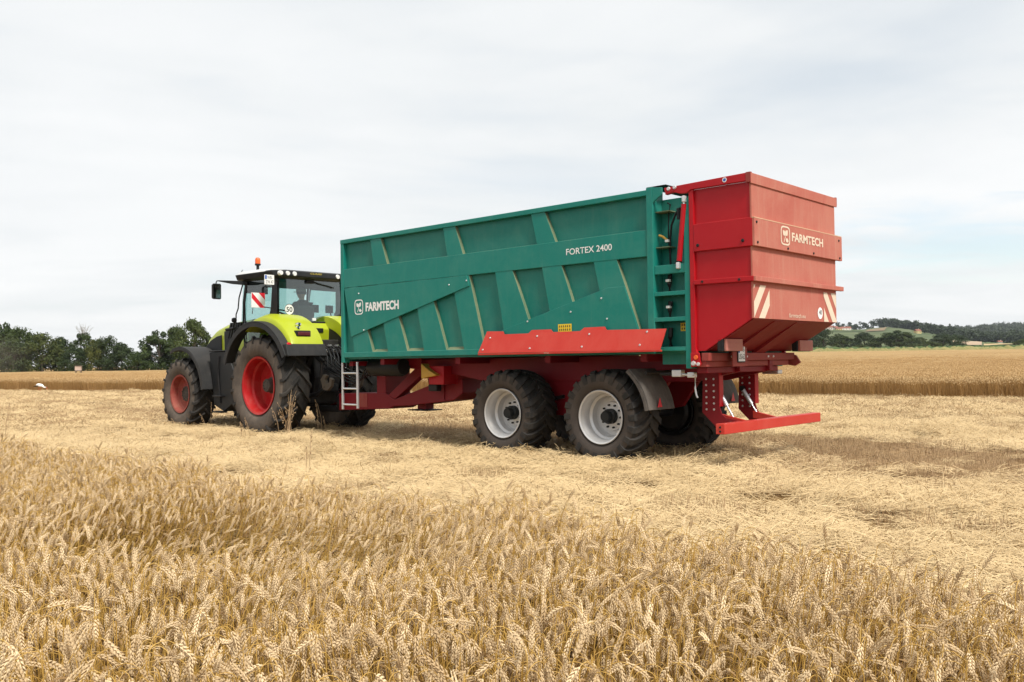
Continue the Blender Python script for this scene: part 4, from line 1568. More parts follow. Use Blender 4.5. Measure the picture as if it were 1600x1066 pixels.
# mudguards behind the rear wheels
for y0, y1 in ((-.04, -.66), (-YW + .04, -YW + .66)):
    mg = part('mudguard', MB().arc_shell(2.345, .65, .815, .835, R(128), R(172), y0, y1, 12), M['scuffed'], tr, .004, smooth=50)
    part('mudguard_flange', MB().arc_shell(2.345, .65, .775, .816, R(128), R(172), y0 + (.012 if y0 > -1 else -.012), y0 - (.005 if y0 > -1 else -.005), 12), M['scuffed'], mg, smooth=50)
    part('mudguard_stay', MB().tube([(1.62, y0 - .1 if y0 > -1 else y0 + .1, 1.25), (1.50, -.9 if y0 > -1 else -1.6, 1.27)], .024, 8), M['dark_steel'], mg, smooth=40)
flat('reflector_triangle', [[(0, 0), (.11, 0), (.055, .13)]], M['redprint'], tr, (1.502, -.22, .80), REAR)
flat('reflector_triangle', [[(0, 0), (.11, 0), (.055, .13)]], M['redprint'], tr, (1.502, -YW + .33, .80), REAR)
part('mudguard_pipe', MB().tube([(1.44, -.20, 1.235), (1.15, -.20, 1.235)], .020, 8), M['dark_steel'], tr, smooth=40)
part('valve_block', MB().box(1.08, 1.22, -.12, -.22, 1.20, 1.29), M['alu'], tr, .01)
part('valve_pipe', MB().tube([(1.10, -.15, 1.235), (.95, -.13, 1.22), (.86, -.10, 1.225)], .016, 8), M['alu'], tr, smooth=40)
part('valve_block', MB().box(.88, .98, -.10, -.18, 1.19, 1.26), M['alu'], tr, .01)
part('hook_chain', MB().tube([(.98, -.30, 1.2), (.985, -.30, 1.05), (.97, -.30, .97), (.95, -.30, .93)], .012, 6), M['steel'], tr)
part('rear_hitch', MB().box(.70, .95, -2.05, -2.18, 1.20, 1.26), M['alu'], tr, .01)
for x in (4.168, 2.345):
    wheel(tr, 'wheel', (x, -.36, .65), 1, TW)
    wheel(tr, 'wheel', (x, -2.14, .65), -1, TW)

# ------------------------------------------------------------------ tractor
YC = -1.275
tc_ = empty('tractor', tuple(W(10.84, YC)), HEAD, (10.84, YC, 0))
tag(tc_, 'lime green tractor with red wheel rims pulling the trailer', 'tractor')
_part = part


def mir(y, s):
    return y if s == 0 else 2 * YC - y


M['hub'] = paint('dusty_hub_steel', (.05, .043, .038), .7, (.17, .14, .11), .5, lo=.3)


def tractor_wheel_spec(Rr, wd, rim_r, n_lug, dish, hub_r, lug_h, rimmat='rim_red'):
    hw = wd / 2
    rim = MB()
    rim.lathe([(rim_r - .02, hw * .76), (rim_r + .012, hw * .84), (rim_r + .004, hw * .88), (rim_r - .03, hw * .84), (rim_r - .045, hw * .62), (rim_r - .05, hw * .30),
               (rim_r - .085, hw * .20), (rim_r - .09, dish * hw), (rim_r * .62, dish * hw - .02), (hub_r * 1.35, dish * hw + .02), (hub_r, dish * hw + .03), (.0, dish * hw + .03)], 64)
    rim.lathe([(rim_r - .09, dish * hw), (rim_r - .05, -hw * .8), (rim_r + .01, -hw * .85), (rim_r - .02, -hw * .76)], 48)
    rm_ = rim.mesh('wheel', [M[rimmat]], 35)
    hub = MB().lathe([(.0, hw * .30), (hub_r * .72, hw * .30), (hub_r * .80, hw * .24), (hub_r * .80, dish * hw + .05), (hub_r, dish * hw + .045), (hub_r, dish * hw)], 28)
    bolts_ring(hub, 10, hub_r * .88, dish * hw + .04, .016, .022)
    bolts_ring(hub, 8, hub_r * .5, hw * .30, .012, .012)
    ty = tyre_mesh(Rr, wd, rim_r, lug_h, n_lug, .36, .034, [M['rubber'], M['rubber_side']], .84, .1)
    return {'rim': rm_, 'tyre': ty, 'extra': [('hub', hub.mesh('hub', [M['hub']], 40))]}


RW = tractor_wheel_spec(1.03, .66, .575, 20, -.25, .17, .058)
FW = tractor_wheel_spec(.815, .54, .425, 19, .15, .17, .05, 'rim_dusty')
wheel(tc_, 'rear_wheel', (10.84, -.38, 1.005), 1, RW)
wheel(tc_, 'rear_wheel', (10.84, 2 * YC + .38, 1.005), -1, RW)
wheel(tc_, 'front_wheel', (14.24, -.44, .79), 1, FW)
wheel(tc_, 'front_wheel', (14.24, 2 * YC + .44, .79), -1, FW)

part('transmission', MB().prism([(10.25, .72), (10.25, 1.45), (12.2, 1.55), (14.55, 1.45), (14.75, 1.05), (14.5, .85), (11.4, .62), (10.6, .62)], YC + .30, YC - .30), M['dark_steel'], tc_, .03)
part('rear_axle', MB().tube([(10.84, -.50, 1.005), (10.84, YC, 1.005), (10.84, 2 * YC + .50, 1.005)], [.13, .24, .13], 16), M['dark_steel'], tc_, smooth=50)
part('front_axle', MB().tube([(14.24, -.50, .79), (14.24, YC, .72), (14.24, 2 * YC + .50, .79)], [.11, .16, .11], 14), M['dark_steel'], tc_, smooth=50)


def hood_ring(x, wd, zt, zb):
    return [(x, YC + wd, zb), (x, YC + wd, zt - .20), (x, YC + wd * .93, zt - .10), (x, YC + wd * .72, zt - .03), (x, YC + wd * .3, zt),
            (x, YC - wd * .3, zt), (x, YC - wd * .72, zt - .03), (x, YC - wd * .93, zt - .10), (x, YC - wd, zt - .20), (x, YC - wd, zb)]


hood = part('bonnet', MB().loft([hood_ring(12.30, .50, 2.45, 1.45), hood_ring(12.9, .48, 2.41, 1.45), hood_ring(13.4, .46, 2.36, 1.45), hood_ring(13.8, .44, 2.27, 1.45),
                                 hood_ring(14.12, .41, 2.12, 1.42), hood_ring(14.36, .37, 1.92, 1.35), hood_ring(14.52, .32, 1.70, 1.25)]), M['lime'], tc_, .01, smooth=40)
for s in (0, 1):
    part('side_grille', MB().prism([(14.34, 1.46), (14.30, 1.62), (14.14, 1.83), (13.90, 1.99), (13.62, 2.08), (13.45, 2.10), (13.43, 1.46)], mir(YC + .492, s), mir(YC + .36, s)), M['black'], hood, .01)
    part('side_grille', MB().prism([(13.30, 2.18), (13.08, 2.20), (12.92, 1.78), (13.28, 1.62)], mir(YC + .496, s), mir(YC + .40, s)), M['black'], hood, .01)
    for k in range(5):
        x = 12.55 + .10 * k
        part('louvre', MB().prism([(x, 2.36), (x + .055, 2.36), (x + .20, 2.02), (x + .145, 2.02)], mir(YC + .515, s), mir(YC + .40, s)), M['black'], hood)
    part('hood_flare', MB().prism([(12.35, 1.95), (12.9, 1.72), (13.15, 1.60), (13.15, 1.48), (12.30, 1.55)], mir(YC + .53, s), mir(YC + .42, s)), M['lime'], hood, .01)
    # tank, battery box and steps between the wheels
    tk = part('tank_box', MB().prism([(13.32, 1.715), (12.58, 1.72), (12.30, 1.3), (12.30, .62), (12.7, .42), (13.12, .56), (13.20, 1.2)], mir(-.42, s), mir(-.88, s)), M['black'], tc_, .02)
    part('step', MB().box(12.62, 12.98, mir(-.30, s), mir(-.46, s), .40, .435), M['dark_steel'], tk, .006)
    part('step', MB().box(12.66, 13.02, mir(-.32, s), mir(-.46, s), .74, .775), M['dark_steel'], tk, .006)
    part('tank_lid', MB().box(12.62, 13.28, mir(-.40, s), mir(-.86, s), 1.725, 1.752), M['black_fender'], tk, .01)
    part('tank_strap', MB().tube([(12.86, mir(-.405, s), 1.62), (12.9, mir(-.405, s), 1.2), (12.82, mir(-.41, s), .6)], .018, 6), M['dark_steel'], tk)
    # fenders
    ff = part('front_fender', MB().arc_shell(14.24, .79, 1.045, 1.065, R(66), R(174), mir(-.20, s), mir(-.80, s), 18), M['black_fender'], tc_, .006, smooth=50)
    part('fender_lip', MB().arc_shell(14.24, .79, .985, 1.046, R(66), R(174), mir(-.188, s), mir(-.205, s), 18), M['black_fender'], ff, smooth=50)
    rf = part('rear_fender', MB().arc_shell(10.84, 1.0, 1.225, 1.262, R(22), R(152), mir(.005, s), mir(-.26, s), 26, rfun=lambda t: .035 * math.sin(math.pi * t)), M['black_fender'], tc_, .008, smooth=50)
    part('fender_skirt', MB().arc_shell(10.84, 1.0, 1.15, 1.226, R(22), R(152), mir(.012, s), mir(-.012, s), 26, rfun=lambda t: .035 * math.sin(math.pi * t)), M['black_fender'], rf, smooth=50)
    # lime body of the fender, rising towards the cab
    mb = MB()
    rings = []
    for k in range(15):
        a_ = R(62) + R(83) * k / 14
        rr = 1.272 + .035 * math.sin(math.pi * (.3 + .7 * k / 14))
        lift = .10 * math.sin(math.pi * k / 14) ** .7
        ca, sa = math.cos(a_), math.sin(a_)
        q_ = []
        for y, dr in ((-.175, 0.), (-.21, .03 + lift * .5), (-.36, .05 + lift), (-.72, .05 + lift), (-.93, .04 + lift), (-.93, -.10), (-.175, -.06)):
            q_.append((10.84 + (rr + dr) * ca, mir(y, s), 1.0 + (rr + dr) * sa))
        rings.append(q_)
    mb.loft(rings)
    lf = part('fender_body', mb, M['lime'], tc_, .012, smooth=45)
    part('fender_apron', MB().prism([(9.66, 1.585), (9.80, 1.585), (9.90, 1.80), (9.74, 1.82)], mir(-.02, s), mir(-.93, s)), M['black_fender'], rf, .012)
    part('inner_wall', MB().prism([(10.30, 1.2), (11.4, 1.2), (11.45, 2.2), (10.9, 2.32), (10.35, 2.2), (10.0, 1.75)], mir(-.80, s), mir(-.92, s)), M['dark_steel'], tc_)
    lamp = part('tail_lamp', MB().box(9.835, 9.99, mir(-.375, s), mir(-.655, s), 1.980, 2.060), M['taillens'], lf, .015)
    part('lamp_surround', MB().box(9.855, 10.0, mir(-.350, s), mir(-.680, s), 1.955, 2.085), M['black'], lf, .015)
    part('work_light', MB().lathe([(.0, 9.93), (.036, 9.935), (.042, 9.97), (.035, 10.05)], 16, axis='x', c=(0, mir(-.475, s), 2.205)), M['chrome'], lf, smooth=40)
    part('work_light', MB().lathe([(.0, 9.965), (.034, 9.97), (.040, 10.02)], 14, axis='x', c=(0, mir(-.475, s), 2.145)), M['chrome'], lf, smooth=40)
    part('round_reflector', MB().lathe([(.0, 9.735), (.045, 9.735), (.050, 9.76)], 16, axis='x', c=(0, mir(-.10, s), 1.80)), M['redprint'], rf, smooth=40)

# cab
ROOFM = [M['black'], M['whiteplastic']]


def outline(z, x0, x1, y0, y1, ch):
    return [(x0, y0 - ch, z), (x0 + ch, y0, z), (x1 - ch, y0, z), (x1, y0 - ch * 1.4, z), (x1, y1 + ch * 1.4, z), (x1 - ch, y1, z), (x0 + ch, y1, z), (x0, y1 + ch, z)]


roof = part('cab_roof', MB().loft([outline(3.175, 10.62, 12.10, -.46, -2.09, .10), outline(3.215, 10.50, 12.20, -.36, -2.19, .16), outline(3.315, 10.52, 12.24, -.33, -2.22, .18), outline(3.345, 10.60, 12.22, -.40, -2.15, .2)]), M['black'], tc_, .01, smooth=35)
part('roof_cap', MB().loft([outline(3.322, 10.80, 12.22, -.338, -2.212, .18), outline(3.385, 10.92, 12.16, -.40, -2.15, .2), outline(3.405, 11.10, 12.0, -.60, -1.95, .2)]), M['whiteplastic'], roof, smooth=40)
for y in (-.433, -.593, -.755, -1.825, -1.98):
    part('roof_light', MB().lathe([(.0, 10.488), (.042, 10.49), (.050, 10.515), (.050, 10.56)], 16, axis='x', c=(0, y, 3.262)), M['lens'], roof, smooth=40)
lettering('lettering', 'CLAAS', .29, .036, M['gold'], roof, (10.502, -1.13, 3.272), REAR, .02, .25)
# pillars: corner posts of the cab frame
for s in (0, 1):
    part('rear_pillar', MB().loft([[(10.70, mir(-.455, s), 2.30), (10.96, mir(-.43, s), 2.36), (10.96, mir(-.50, s), 2.36), (10.72, mir(-.53, s), 2.30)],
                                   [(10.70, mir(-.455, s), 2.52), (10.90, mir(-.44, s), 2.58), (10.90, mir(-.50, s), 2.58), (10.72, mir(-.53, s), 2.52)],
                                   [(10.70, mir(-.47, s), 3.20), (10.86, mir(-.46, s), 3.20), (10.86, mir(-.52, s), 3.20), (10.72, mir(-.54, s), 3.20)]]), M['black'], tc_, .006)
    part('front_pillar', MB().tube([(11.90, mir(-.50, s), 3.18), (11.97, mir(-.48, s), 2.75), (12.02, mir(-.50, s), 2.3), (12.0, mir(-.52, s), 1.8)], .028, 8), M['black'], tc_, smooth=50)
    part('door_frame', MB().tube([(11.84, mir(-.48, s), 3.17), (11.90, mir(-.46, s), 2.75), (11.92, mir(-.48, s), 2.3), (11.88, mir(-.50, s), 1.85)], .016, 8), M['black'], tc_, smooth=50)
    part('side_window', MB().add([(10.90, mir(-.475, s), 3.18), (11.88, mir(-.475, s), 3.18), (11.96, mir(-.475, s), 2.30), (11.92, mir(-.49, s), 1.85), (11.45, mir(-.49, s), 1.85), (11.30, mir(-.48, s), 2.25), (10.94, mir(-.48, s), 2.40)],
                                 [(0, 1, 2, 3, 4, 5, 6)]), M['glass'], tc_)
    part('hand_rail', MB().tube([(11.96, mir(-.45, s), 3.13), (12.06, mir(-.42, s), 2.85), (12.10, mir(-.42, s), 2.62), (12.20, mir(-.43, s), 2.50), (12.24, mir(-.45, s), 2.30), (12.24, mir(-.47, s), 2.10)], .014, 8), M['black'], tc_, smooth=60)
    # mirror on its arm
    ar = part('mirror_arm', MB().loft([[(11.80, mir(-.46, s), 3.10), (11.80, mir(-.46, s), 3.19), (11.86, mir(-.46, s), 3.19), (11.86, mir(-.46, s), 3.10)],
                                       [(11.93, mir(-.20, s), 3.12), (11.93, mir(-.20, s), 3.19), (11.97, mir(-.20, s), 3.19), (11.97, mir(-.20, s), 3.12)],
                                       [(12.02, mir(.06, s), 3.165), (12.02, mir(.06, s), 3.19), (12.045, mir(.06, s), 3.19), (12.045, mir(.06, s), 3.165)]]), M['black'], tc_, .006)
    part('mirror_stem', MB().tube([(12.03, mir(.05, s), 3.18), (12.045, mir(.10, s), 3.175), (12.05, mir(.115, s), 3.14), (12.05, mir(.115, s), 3.05)], .012, 8), M['black'], ar, smooth=60)
    mr = part('mirror', MB().loft([[(12.02, mir(.115 + a * .095, s), 2.955 + b * .165), (12.09, mir(.115 + a * .085, s), 2.955 + b * .15)][k2] for k2 in (0,) for a, b in ()] or
                                  [[(12.015, mir(.115 + .098 * c0, s), 2.955 + .165 * c1) for c0, c1 in ((-1, -.85), (-.8, -1), (.8, -1), (1, -.85), (1, .85), (.8, 1), (-.8, 1), (-1, .85))],
                                   [(12.09, mir(.115 + .085 * c0, s), 2.955 + .150 * c1) for c0, c1 in ((-1, -.85), (-.8, -1), (.8, -1), (1, -.85), (1, .85), (.8, 1), (-.8, 1), (-1, .85))]]), M['black'], ar, .008)
    part('mirror_glass', MB().add([(12.012, mir(.115 + .078 * c0, s), 2.955 + .14 * c1) for c0, c1 in ((-1, -1), (1, -1), (1, 1), (-1, 1))], [(0, 1, 2, 3)]), M['mirror'], mr)
RWIN = [(-.475, 3.19), (-2.04, 3.19), (-2.05, 2.50), (-1.66, 2.30), (-1.12, 2.29), (-.475, 2.48)]
part('rear_window', MB().add([(10.705, y, z) for y, z in RWIN], [tuple(range(6))]), M['glass'], tc_)
part('rear_window_frame', MB().tube([(10.695, y, z) for y, z in [(-.49, 3.19), (-.48, 2.49), (-1.12, 2.285), (-1.66, 2.295), (-2.06, 2.49), (-2.05, 3.19)]], .024, 8), M['black'], tc_, smooth=60)
part('windscreen', MB().add([(12.06, -.52, 3.19), (12.06, -2.03, 3.19), (12.20, -2.02, 1.95), (12.20, -.53, 1.95)], [(0, 1, 2, 3)]), M['glass'], tc_)
part('cab_floor', MB().prism([(10.75, 1.60), (12.15, 1.60), (12.15, 1.72), (11.4, 1.74), (11.2, 1.95), (10.75, 2.10)], -.55, -2.0), M['dark_steel'], tc_, .02)
part('lower_tailboard', MB().prism([(10.58, 1.90), (10.76, 1.76), (10.80, 2.27), (10.66, 2.28), (10.56, 2.15)], -.86, -1.69), M['lime'], tc_, .02)
part('tailboard_recess', MB().box(10.545, 10.60, -1.10, -1.48, 2.08, 2.17), M['black'], tc_, .01)
part('wiper', MB().tube([(10.68, -1.25, 3.16), (10.675, -1.45, 3.11), (10.675, -1.84, 3.04)], .012, 6), M['black'], tc_)
part('wiper_motor', MB().box(10.66, 10.70, -1.15, -1.33, 3.10, 3.17), M['black'], tc_, .01)
flat('speed_disc', disc2d(0, 0, .112, .112), M['white'], tc_, (10.690, -.745, 2.545), REAR)
flat('disc_rim', ring2d(0, 0, .112, .112, .010, 36), M['ink'], tc_, (10.688, -.745, 2.545), REAR)
lettering('lettering', '50', .145, .105, M['ink'], tc_, (10.687, -.672, 2.493), REAR, .02)
part('dash_box', MB().box(10.69, 10.72, -1.31, -1.40, 2.325, 2.385), M['lens'], tc_, .006)
# hazard board on its arm and the number plate
hb = part('hazard_board', MB().box(10.95, 10.965, -.035, -.345, 2.575, 2.875), M['white'], tc_, .003)
flat('board_stripes', [[(0, .30), (0, .19), (.19, 0), (.30, 0), (.30, .005), (.005, .30)], [(.16, .30), (.30, .16), (.30, .30)]], M['redprint'], hb, (10.9475, -.04, 2.575), REAR)
part('board_arm', MB().tube([(10.97, -.30, 2.60), (10.90, -.40, 2.58), (10.82, -.48, 2.56)], .012, 6), M['black'], hb)
npl = part('number_plate', MB().box(10.60, 10.612, -.115, -.335, 3.02, 3.215), M['white'], tc_, .003)
flat('plate_band', [[(0, 0), (.040, 0), (.040, .080), (0, .080)]], M['blueprint'], npl, (10.5985, -.125, 3.125), REAR)
lettering('lettering', 'WB-', .12, .062, M['ink'], npl, (10.5985, -.175, 3.130), REAR)
lettering('lettering', 'ZW 47', .175, .066, M['ink'], npl, (10.5985, -.140, 3.040), REAR)
part('plate_bracket', MB().tube([(10.62, -.30, 3.1), (10.70, -.46, 3.12)], .014, 6), M['black'], npl)
# beacon and aerial
be = part('beacon', MB().lathe([(.0, 3.375), (.03, 3.375), (.03, 3.50), (.060, 3.515), (.060, 3.545)], 20, axis='z', c=(11.62, -.60, 0)), M['black'], tc_, smooth=40)
part('beacon_dome', MB().lathe([(.055, 3.546), (.056, 3.62), (.050, 3.655), (.030, 3.675), (.0, 3.68)], 20, axis='z', c=(11.62, -.60, 0)), M['amber'], be, smooth=50)
part('aerial', MB().tube([(12.10, -.45, 3.24), (12.14, -.45, 3.26), (11.97, -.45, 3.43)], .008, 6), M['black'], tc_)
# inside the cab
st = part('seat', MB().box(10.98, 11.45, -1.05, -1.56, 2.02, 2.16), M['seat'], tc_, .05)
part('backrest', MB().prism([(11.00, 2.10), (11.12, 2.10), (11.04, 2.66), (10.92, 2.66)], -1.08, -1.54), M['seat'], st, .05)
part('armrest', MB().box(11.05, 11.45, -1.60, -1.72, 2.30, 2.38), M['seat'], st, .03)
part('console', MB().prism([(12.0, 1.72), (11.75, 1.72), (11.72, 2.30), (11.82, 2.44), (11.98, 2.44)], -1.12, -1.45), M['black'], tc_, .03)
sw = part('steering_wheel', MB().lathe([(.19 + .016 * math.cos(a_ * math.pi / 4), .016 * math.sin(a_ * math.pi / 4)) for a_ in range(9)], 28, axis='z'), M['black'], tc_, smooth=60, local=True)
sw.location = (11.70 - 10.84, -1.30 - YC, 2.50)
sw.rotation_euler = (0, R(-35), 0)
part('monitor', MB().box(11.40, 11.43, -1.78, -1.98, 2.55, 2.72), M['black'], tc_, .01)
part('monitor_arm', MB().tube([(11.42, -1.85, 2.56), (11.38, -1.80, 2.35), (11.3, -1.72, 2.32)], .018, 6), M['black'], tc_)
part('headliner', MB().box(10.72, 12.05, -.53, -2.02, 3.10, 3.17), M['seat'], tc_, .02)
part('sun_blind', MB().box(12.03, 12.05, -.56, -1.1, 2.95, 3.10), M['black'], tc_)
part('grab_rail', MB().tube([(11.80, -.56, 2.95), (11.74, -.58, 2.80), (11.80, -.57, 2.5)], .012, 6), M['black'], tc_)
# rear linkage
lk = part('linkage_frame', MB().prism([(10.52, .55), (10.26, .62), (10.12, 1.15), (10.22, 1.75), (10.55, 1.85)], -.95, -1.60), M['dark_steel'], tc_, .03)
for y in (-.90, -1.62):
    part('lift_arm', MB().tube([(10.45, y, 1.62), (10.05, y + .03, 1.66), (9.78, y, 1.45)], [.07, .06, .05], 10), M['dark_steel'], lk, smooth=50)
    part('lift_rod', MB().tube([(9.80, y, 1.46), (9.90, y - .02, .85)], .034, 10), M['dark_steel'], lk, smooth=50)
    part('lower_link', MB().tube([(10.5, y, .75), (9.9, y + .04, .82), (9.55, y + .08, .98)], [.05, .05, .045], 10), M['dark_steel'], lk, smooth=50)
    part('catch_hook', MB().prism([(9.62, .92), (9.70, 1.12), (9.60, 1.22), (9.50, 1.20), (9.56, 1.12), (9.52, 1.04), (9.42, 1.06), (9.40, 1.16), (9.32, 1.12), (9.36, .98), (9.48, .90)], y + .12, y + .05), M['bark'], lk, .008)
part('top_link', MB().tube([(10.3, -1.27, 1.35), (9.75, -1.25, 1.25)], .04, 10), M['dark_steel'], lk, smooth=50)
part('hydraulic_block', MB().box(10.12, 10.40, -1.0, -1.55, 1.62, 1.92), M['dark_steel'], lk, .02)
for k in range(6):
    y = -1.02 - .09 * k
    part('coupling', MB().lathe([(.0, 10.04), (.026, 10.04), (.026, 10.13)], 10, axis='x', c=(0, y, 1.70 + .09 * (k % 2))), M['alu'], lk, smooth=40)
    part('hose', MB().tube([(10.05, y, 1.70 + .09 * (k % 2)), (9.88, y, 1.72), (9.76, y + .02, 1.55), (9.72, y + .04, 1.35)], .016, 7), M['black'], lk, smooth=60)
part('drawbar_hitch', MB().box(9.55, 10.4, -1.16, -1.38, .46, .58), M['dark_steel'], lk, .02)
part('pto_guard', MB().box(9.98, 10.28, -1.10, -1.44, .86, 1.02), M['black'], lk, .02)
part('air_filter_pipe', MB().tube([(12.25, -.72, 2.35), (12.32, -.70, 2.28), (12.6, -.66, 2.20)], .022, 8), M['black'], tc_, smooth=60)
part('indicator', MB().lathe([(.0, 2.34), (.05, 2.36), (.058, 2.40), (.05, 2.44), (.0, 2.46)], 14, axis='z', c=(12.60, -.62, 0)), M['black'], tc_, smooth=50)
part('lamp_bar', MB().tube([(12.62, -.62, 2.22), (12.9, -.60, 2.20)], .03, 8), M['black'], tc_, smooth=50)
part('front_weight', MB().prism([(14.5, 1.35), (14.95, 1.30), (15.0, .85), (14.5, .75)], YC + .35, YC - .35), M['black'], tc_, .03)

# ------------------------------------------------------------------ driver
def skin_body(name, verts, edges, radii, mats, parent=None, sub=2):
    me = bpy.data.meshes.new(name)
    me.from_pydata(verts, edges, [])
    for mm in mats:
        me.materials.append(mm)
    o_ = link(name, me, parent)
    md = o_.modifiers.new('skin', 'SKIN')
    md.use_smooth_shade = True
    for i_, r_ in enumerate(radii):
        sv = me.skin_vertices[0].data[i_]
        sv.radius = (r_, r_) if not isinstance(r_, tuple) else r_
        sv.use_root = i_ == 0
    s_ = o_.modifiers.new('sub', 'SUBSURF')
    s_.levels = s_.render_levels = sub
    return o_


pr_ = empty('person', tuple(W(11.15, -1.34, 2.16)), HEAD, (11.15, -1.34, 2.16))
tag(pr_, 'driver in dark shirt and grey cap seated in the tractor cab', 'person')
V_, E_, RR = [], [], []


def pv(x, y, z, r_, prev=None):
    V_.append((x, y, z))
    RR.append(r_)
    if prev is not None:
        E_.append((prev, len(V_) - 1))
    return len(V_) - 1


pel = pv(0, 0, .09, (.15, .12))
wst = pv(-.03, 0, .26, (.145, .115), pel)
chs = pv(-.05, 0, .44, (.165, .125), wst)
shc = pv(-.05, 0, .55, (.11, .09), chs)
nk = pv(-.035, 0, .63, .055, shc)
for sg in (1, -1):
    a1 = pv(-.05, sg * .185, .53, .068, shc)
    a2 = pv(.02, sg * .25, .30, .052, a1)
    a3 = pv(.26, sg * .19, .28, .042, a2)
    h1 = pv(.10, sg * .10, .07, .095, pel)
    h2 = pv(.48, sg * .13, .08, .078, h1)
    h3 = pv(.56, sg * .14, -.30, .055, h2)
    pv(.70, sg * .14, -.37, .045, h3)
skin_body('body', V_, E_, RR, [M['shirt']], pr_)
# head with nose, ears and jaw, turned a little to the right
mb = MB()
rings = []
for z, rx, ry, ox in ((.60, .052, .050, -.03), (.66, .055, .055, -.028), (.685, .075, .062, -.012), (.71, .090, .070, -.008), (.75, .100, .076, -.008), (.79, .103, .078, -.010), (.83, .098, .076, -.014), (.865, .075, .060, -.016), (.885, .03, .026, -.016)):
    ring = []
    for k in range(20):
        a_ = 2 * math.pi * k / 20
        x, y = rx * math.cos(a_), ry * math.sin(a_)
        if k == 0 and .70 < z < .76:
            x += .024 if z < .73 else .014
        if k in (1, 19) and .74 < z < .78:
            x -= .008
        ring.append((ox + x, y, z))
    rings.append(ring)
mb.loft(rings)
for sg in (1, -1):
    mb.lathe([(.0, sg * .088), (.022, sg * .086), (.030, sg * .078), (.024, sg * .070)], 10, c=(-.015, 0, .755))
hd = part('head', mb, M['skin'], pr_, smooth=60, local=True)
cap_ = part('cap', MB().lathe([(.104, .800), (.106, .84), (.092, .878), (.055, .900), (.0, .906)], 20, axis='z', c=(-.012, 0, 0)).box(.06, .18, -.07, .07, .800, .810), M['cap'], pr_, smooth=50, local=True)
part('hair', MB().lathe([(.101, .745), (.104, .80)], 20, axis='z', c=(-.022, 0, 0)), M['seat'], pr_, smooth=60, local=True)
for sg in (1, -1):
    Vh, Eh, Rh = [(.24, sg * .195, .285), (.30, sg * .18, .30), (.335, sg * .175, .315)], [(0, 1), (1, 2)], [.032, .036, .030]
    for k in range(4):
        b_ = len(Vh)
        yk = sg * (.150 + .018 * k)
        ln = (.030, .036, .034, .026)[k]
        Vh += [(.36, yk, .325), (.36 + ln, yk, .325), (.36 + ln, yk, .300), (.36 + ln * .4, yk, .288)]
        Eh += [(2, b_), (b_, b_ + 1), (b_ + 1, b_ + 2), (b_ + 2, b_ + 3)]
        Rh += [.010, .009, .0085, .008]
    b_ = len(Vh)
    Vh += [(.325, sg * .142, .305), (.352, sg * .136, .298)]
    Eh += [(1, b_), (b_, b_ + 1)]
    Rh += [.011, .009]
    skin_body('hand', Vh, Eh, Rh, [M['skin']], pr_, 1)

# ------------------------------------------------------------------ white stork feeding at the crop's edge
sk = empty('stork', (-26.45, 50.6, 0), R(-6))
sk.scale = (.86,) * 3
tag(sk, 'white stork with black wing tips feeding at the edge of the standing wheat', 'bird')
M['feather'] = plain('white_feather', (.86, .84, .80), .8)
M['feather_black'] = plain('black_feather', (.015, .015, .016), .6)
M['beak'] = plain('orange_beak', (.55, .12, .04), .5)
skin_body('body', [(0, 0, .52), (.16, 0, .47), (.24, 0, .40), (.31, 0, .35), (.37, 0, .36), (.42, 0, .39), (-.16, 0, .53), (-.28, 0, .50)],
          [(0, 1), (1, 2), (2, 3), (3, 4), (4, 5), (0, 6), (6, 7)],
          [(.13, .12), (.095, .085), .055, .042, .036, .04, (.105, .095), .05], [M['feather']], sk)
part('wing_feathers', MB().loft([[(-.05, -.135, .50), (-.05, .135, .50), (-.05, .12, .44), (-.05, -.12, .44)], [(-.30, -.10, .47), (-.30, .10, .47), (-.30, .085, .42), (-.30, -.085, .42)],
                                 [(-.46, -.02, .42), (-.46, .02, .42), (-.46, .02, .40), (-.46, -.02, .40)]]), M['feather_black'], sk, .01, local=True)
part('beak', MB().tube([(.43, 0, .38), (.50, 0, .27), (.54, 0, .18)], [.022, .014, .004], 8), M['beak'], sk, smooth=60, local=True)
for y in (-.05, .05):
    part('leg', MB().tube([(-.02, y, .44), (-.04 + y * .6, y, .24), (.0 + y * .5, y, .0)], [.018, .013, .011], 7), M['beak'], sk, smooth=60, local=True)

# ------------------------------------------------------------------ pale box hide in front of the trees
p_ = at(122.5, 574, 118)
hx = empty('raised_hide', (p_[0], p_[1], .0), .25)
tag(hx, 'small pale wooden box hide on posts in front of the trees', 'hide')
M['pale_wood'] = plain('weathered_pale_wood', (.50, .38, .32), .8)
part('cabin', MB().box(-.36, .36, -.33, .33, .98, 1.55), M['pale_wood'], hx, local=True)
for k in range(5):
    part('plank', MB().box(-.36 + .146 * k, -.36 + .146 * k + .13, -.352, -.331, .98, 1.55), M['pale_wood'], hx, local=True)
part('roof', MB().prism([(-.5, 1.66), (.5, 1.60), (.5, 1.64), (-.5, 1.70)], -.48, .48), M['bark'], hx, local=True)
for x in (-.30, .30):
    for y in (-.28, .28):
        part('post', MB().tube([(x * 1.15, y * 1.15, -.1), (x, y, 1.0)], .04, 6), M['bark'], hx, local=True)

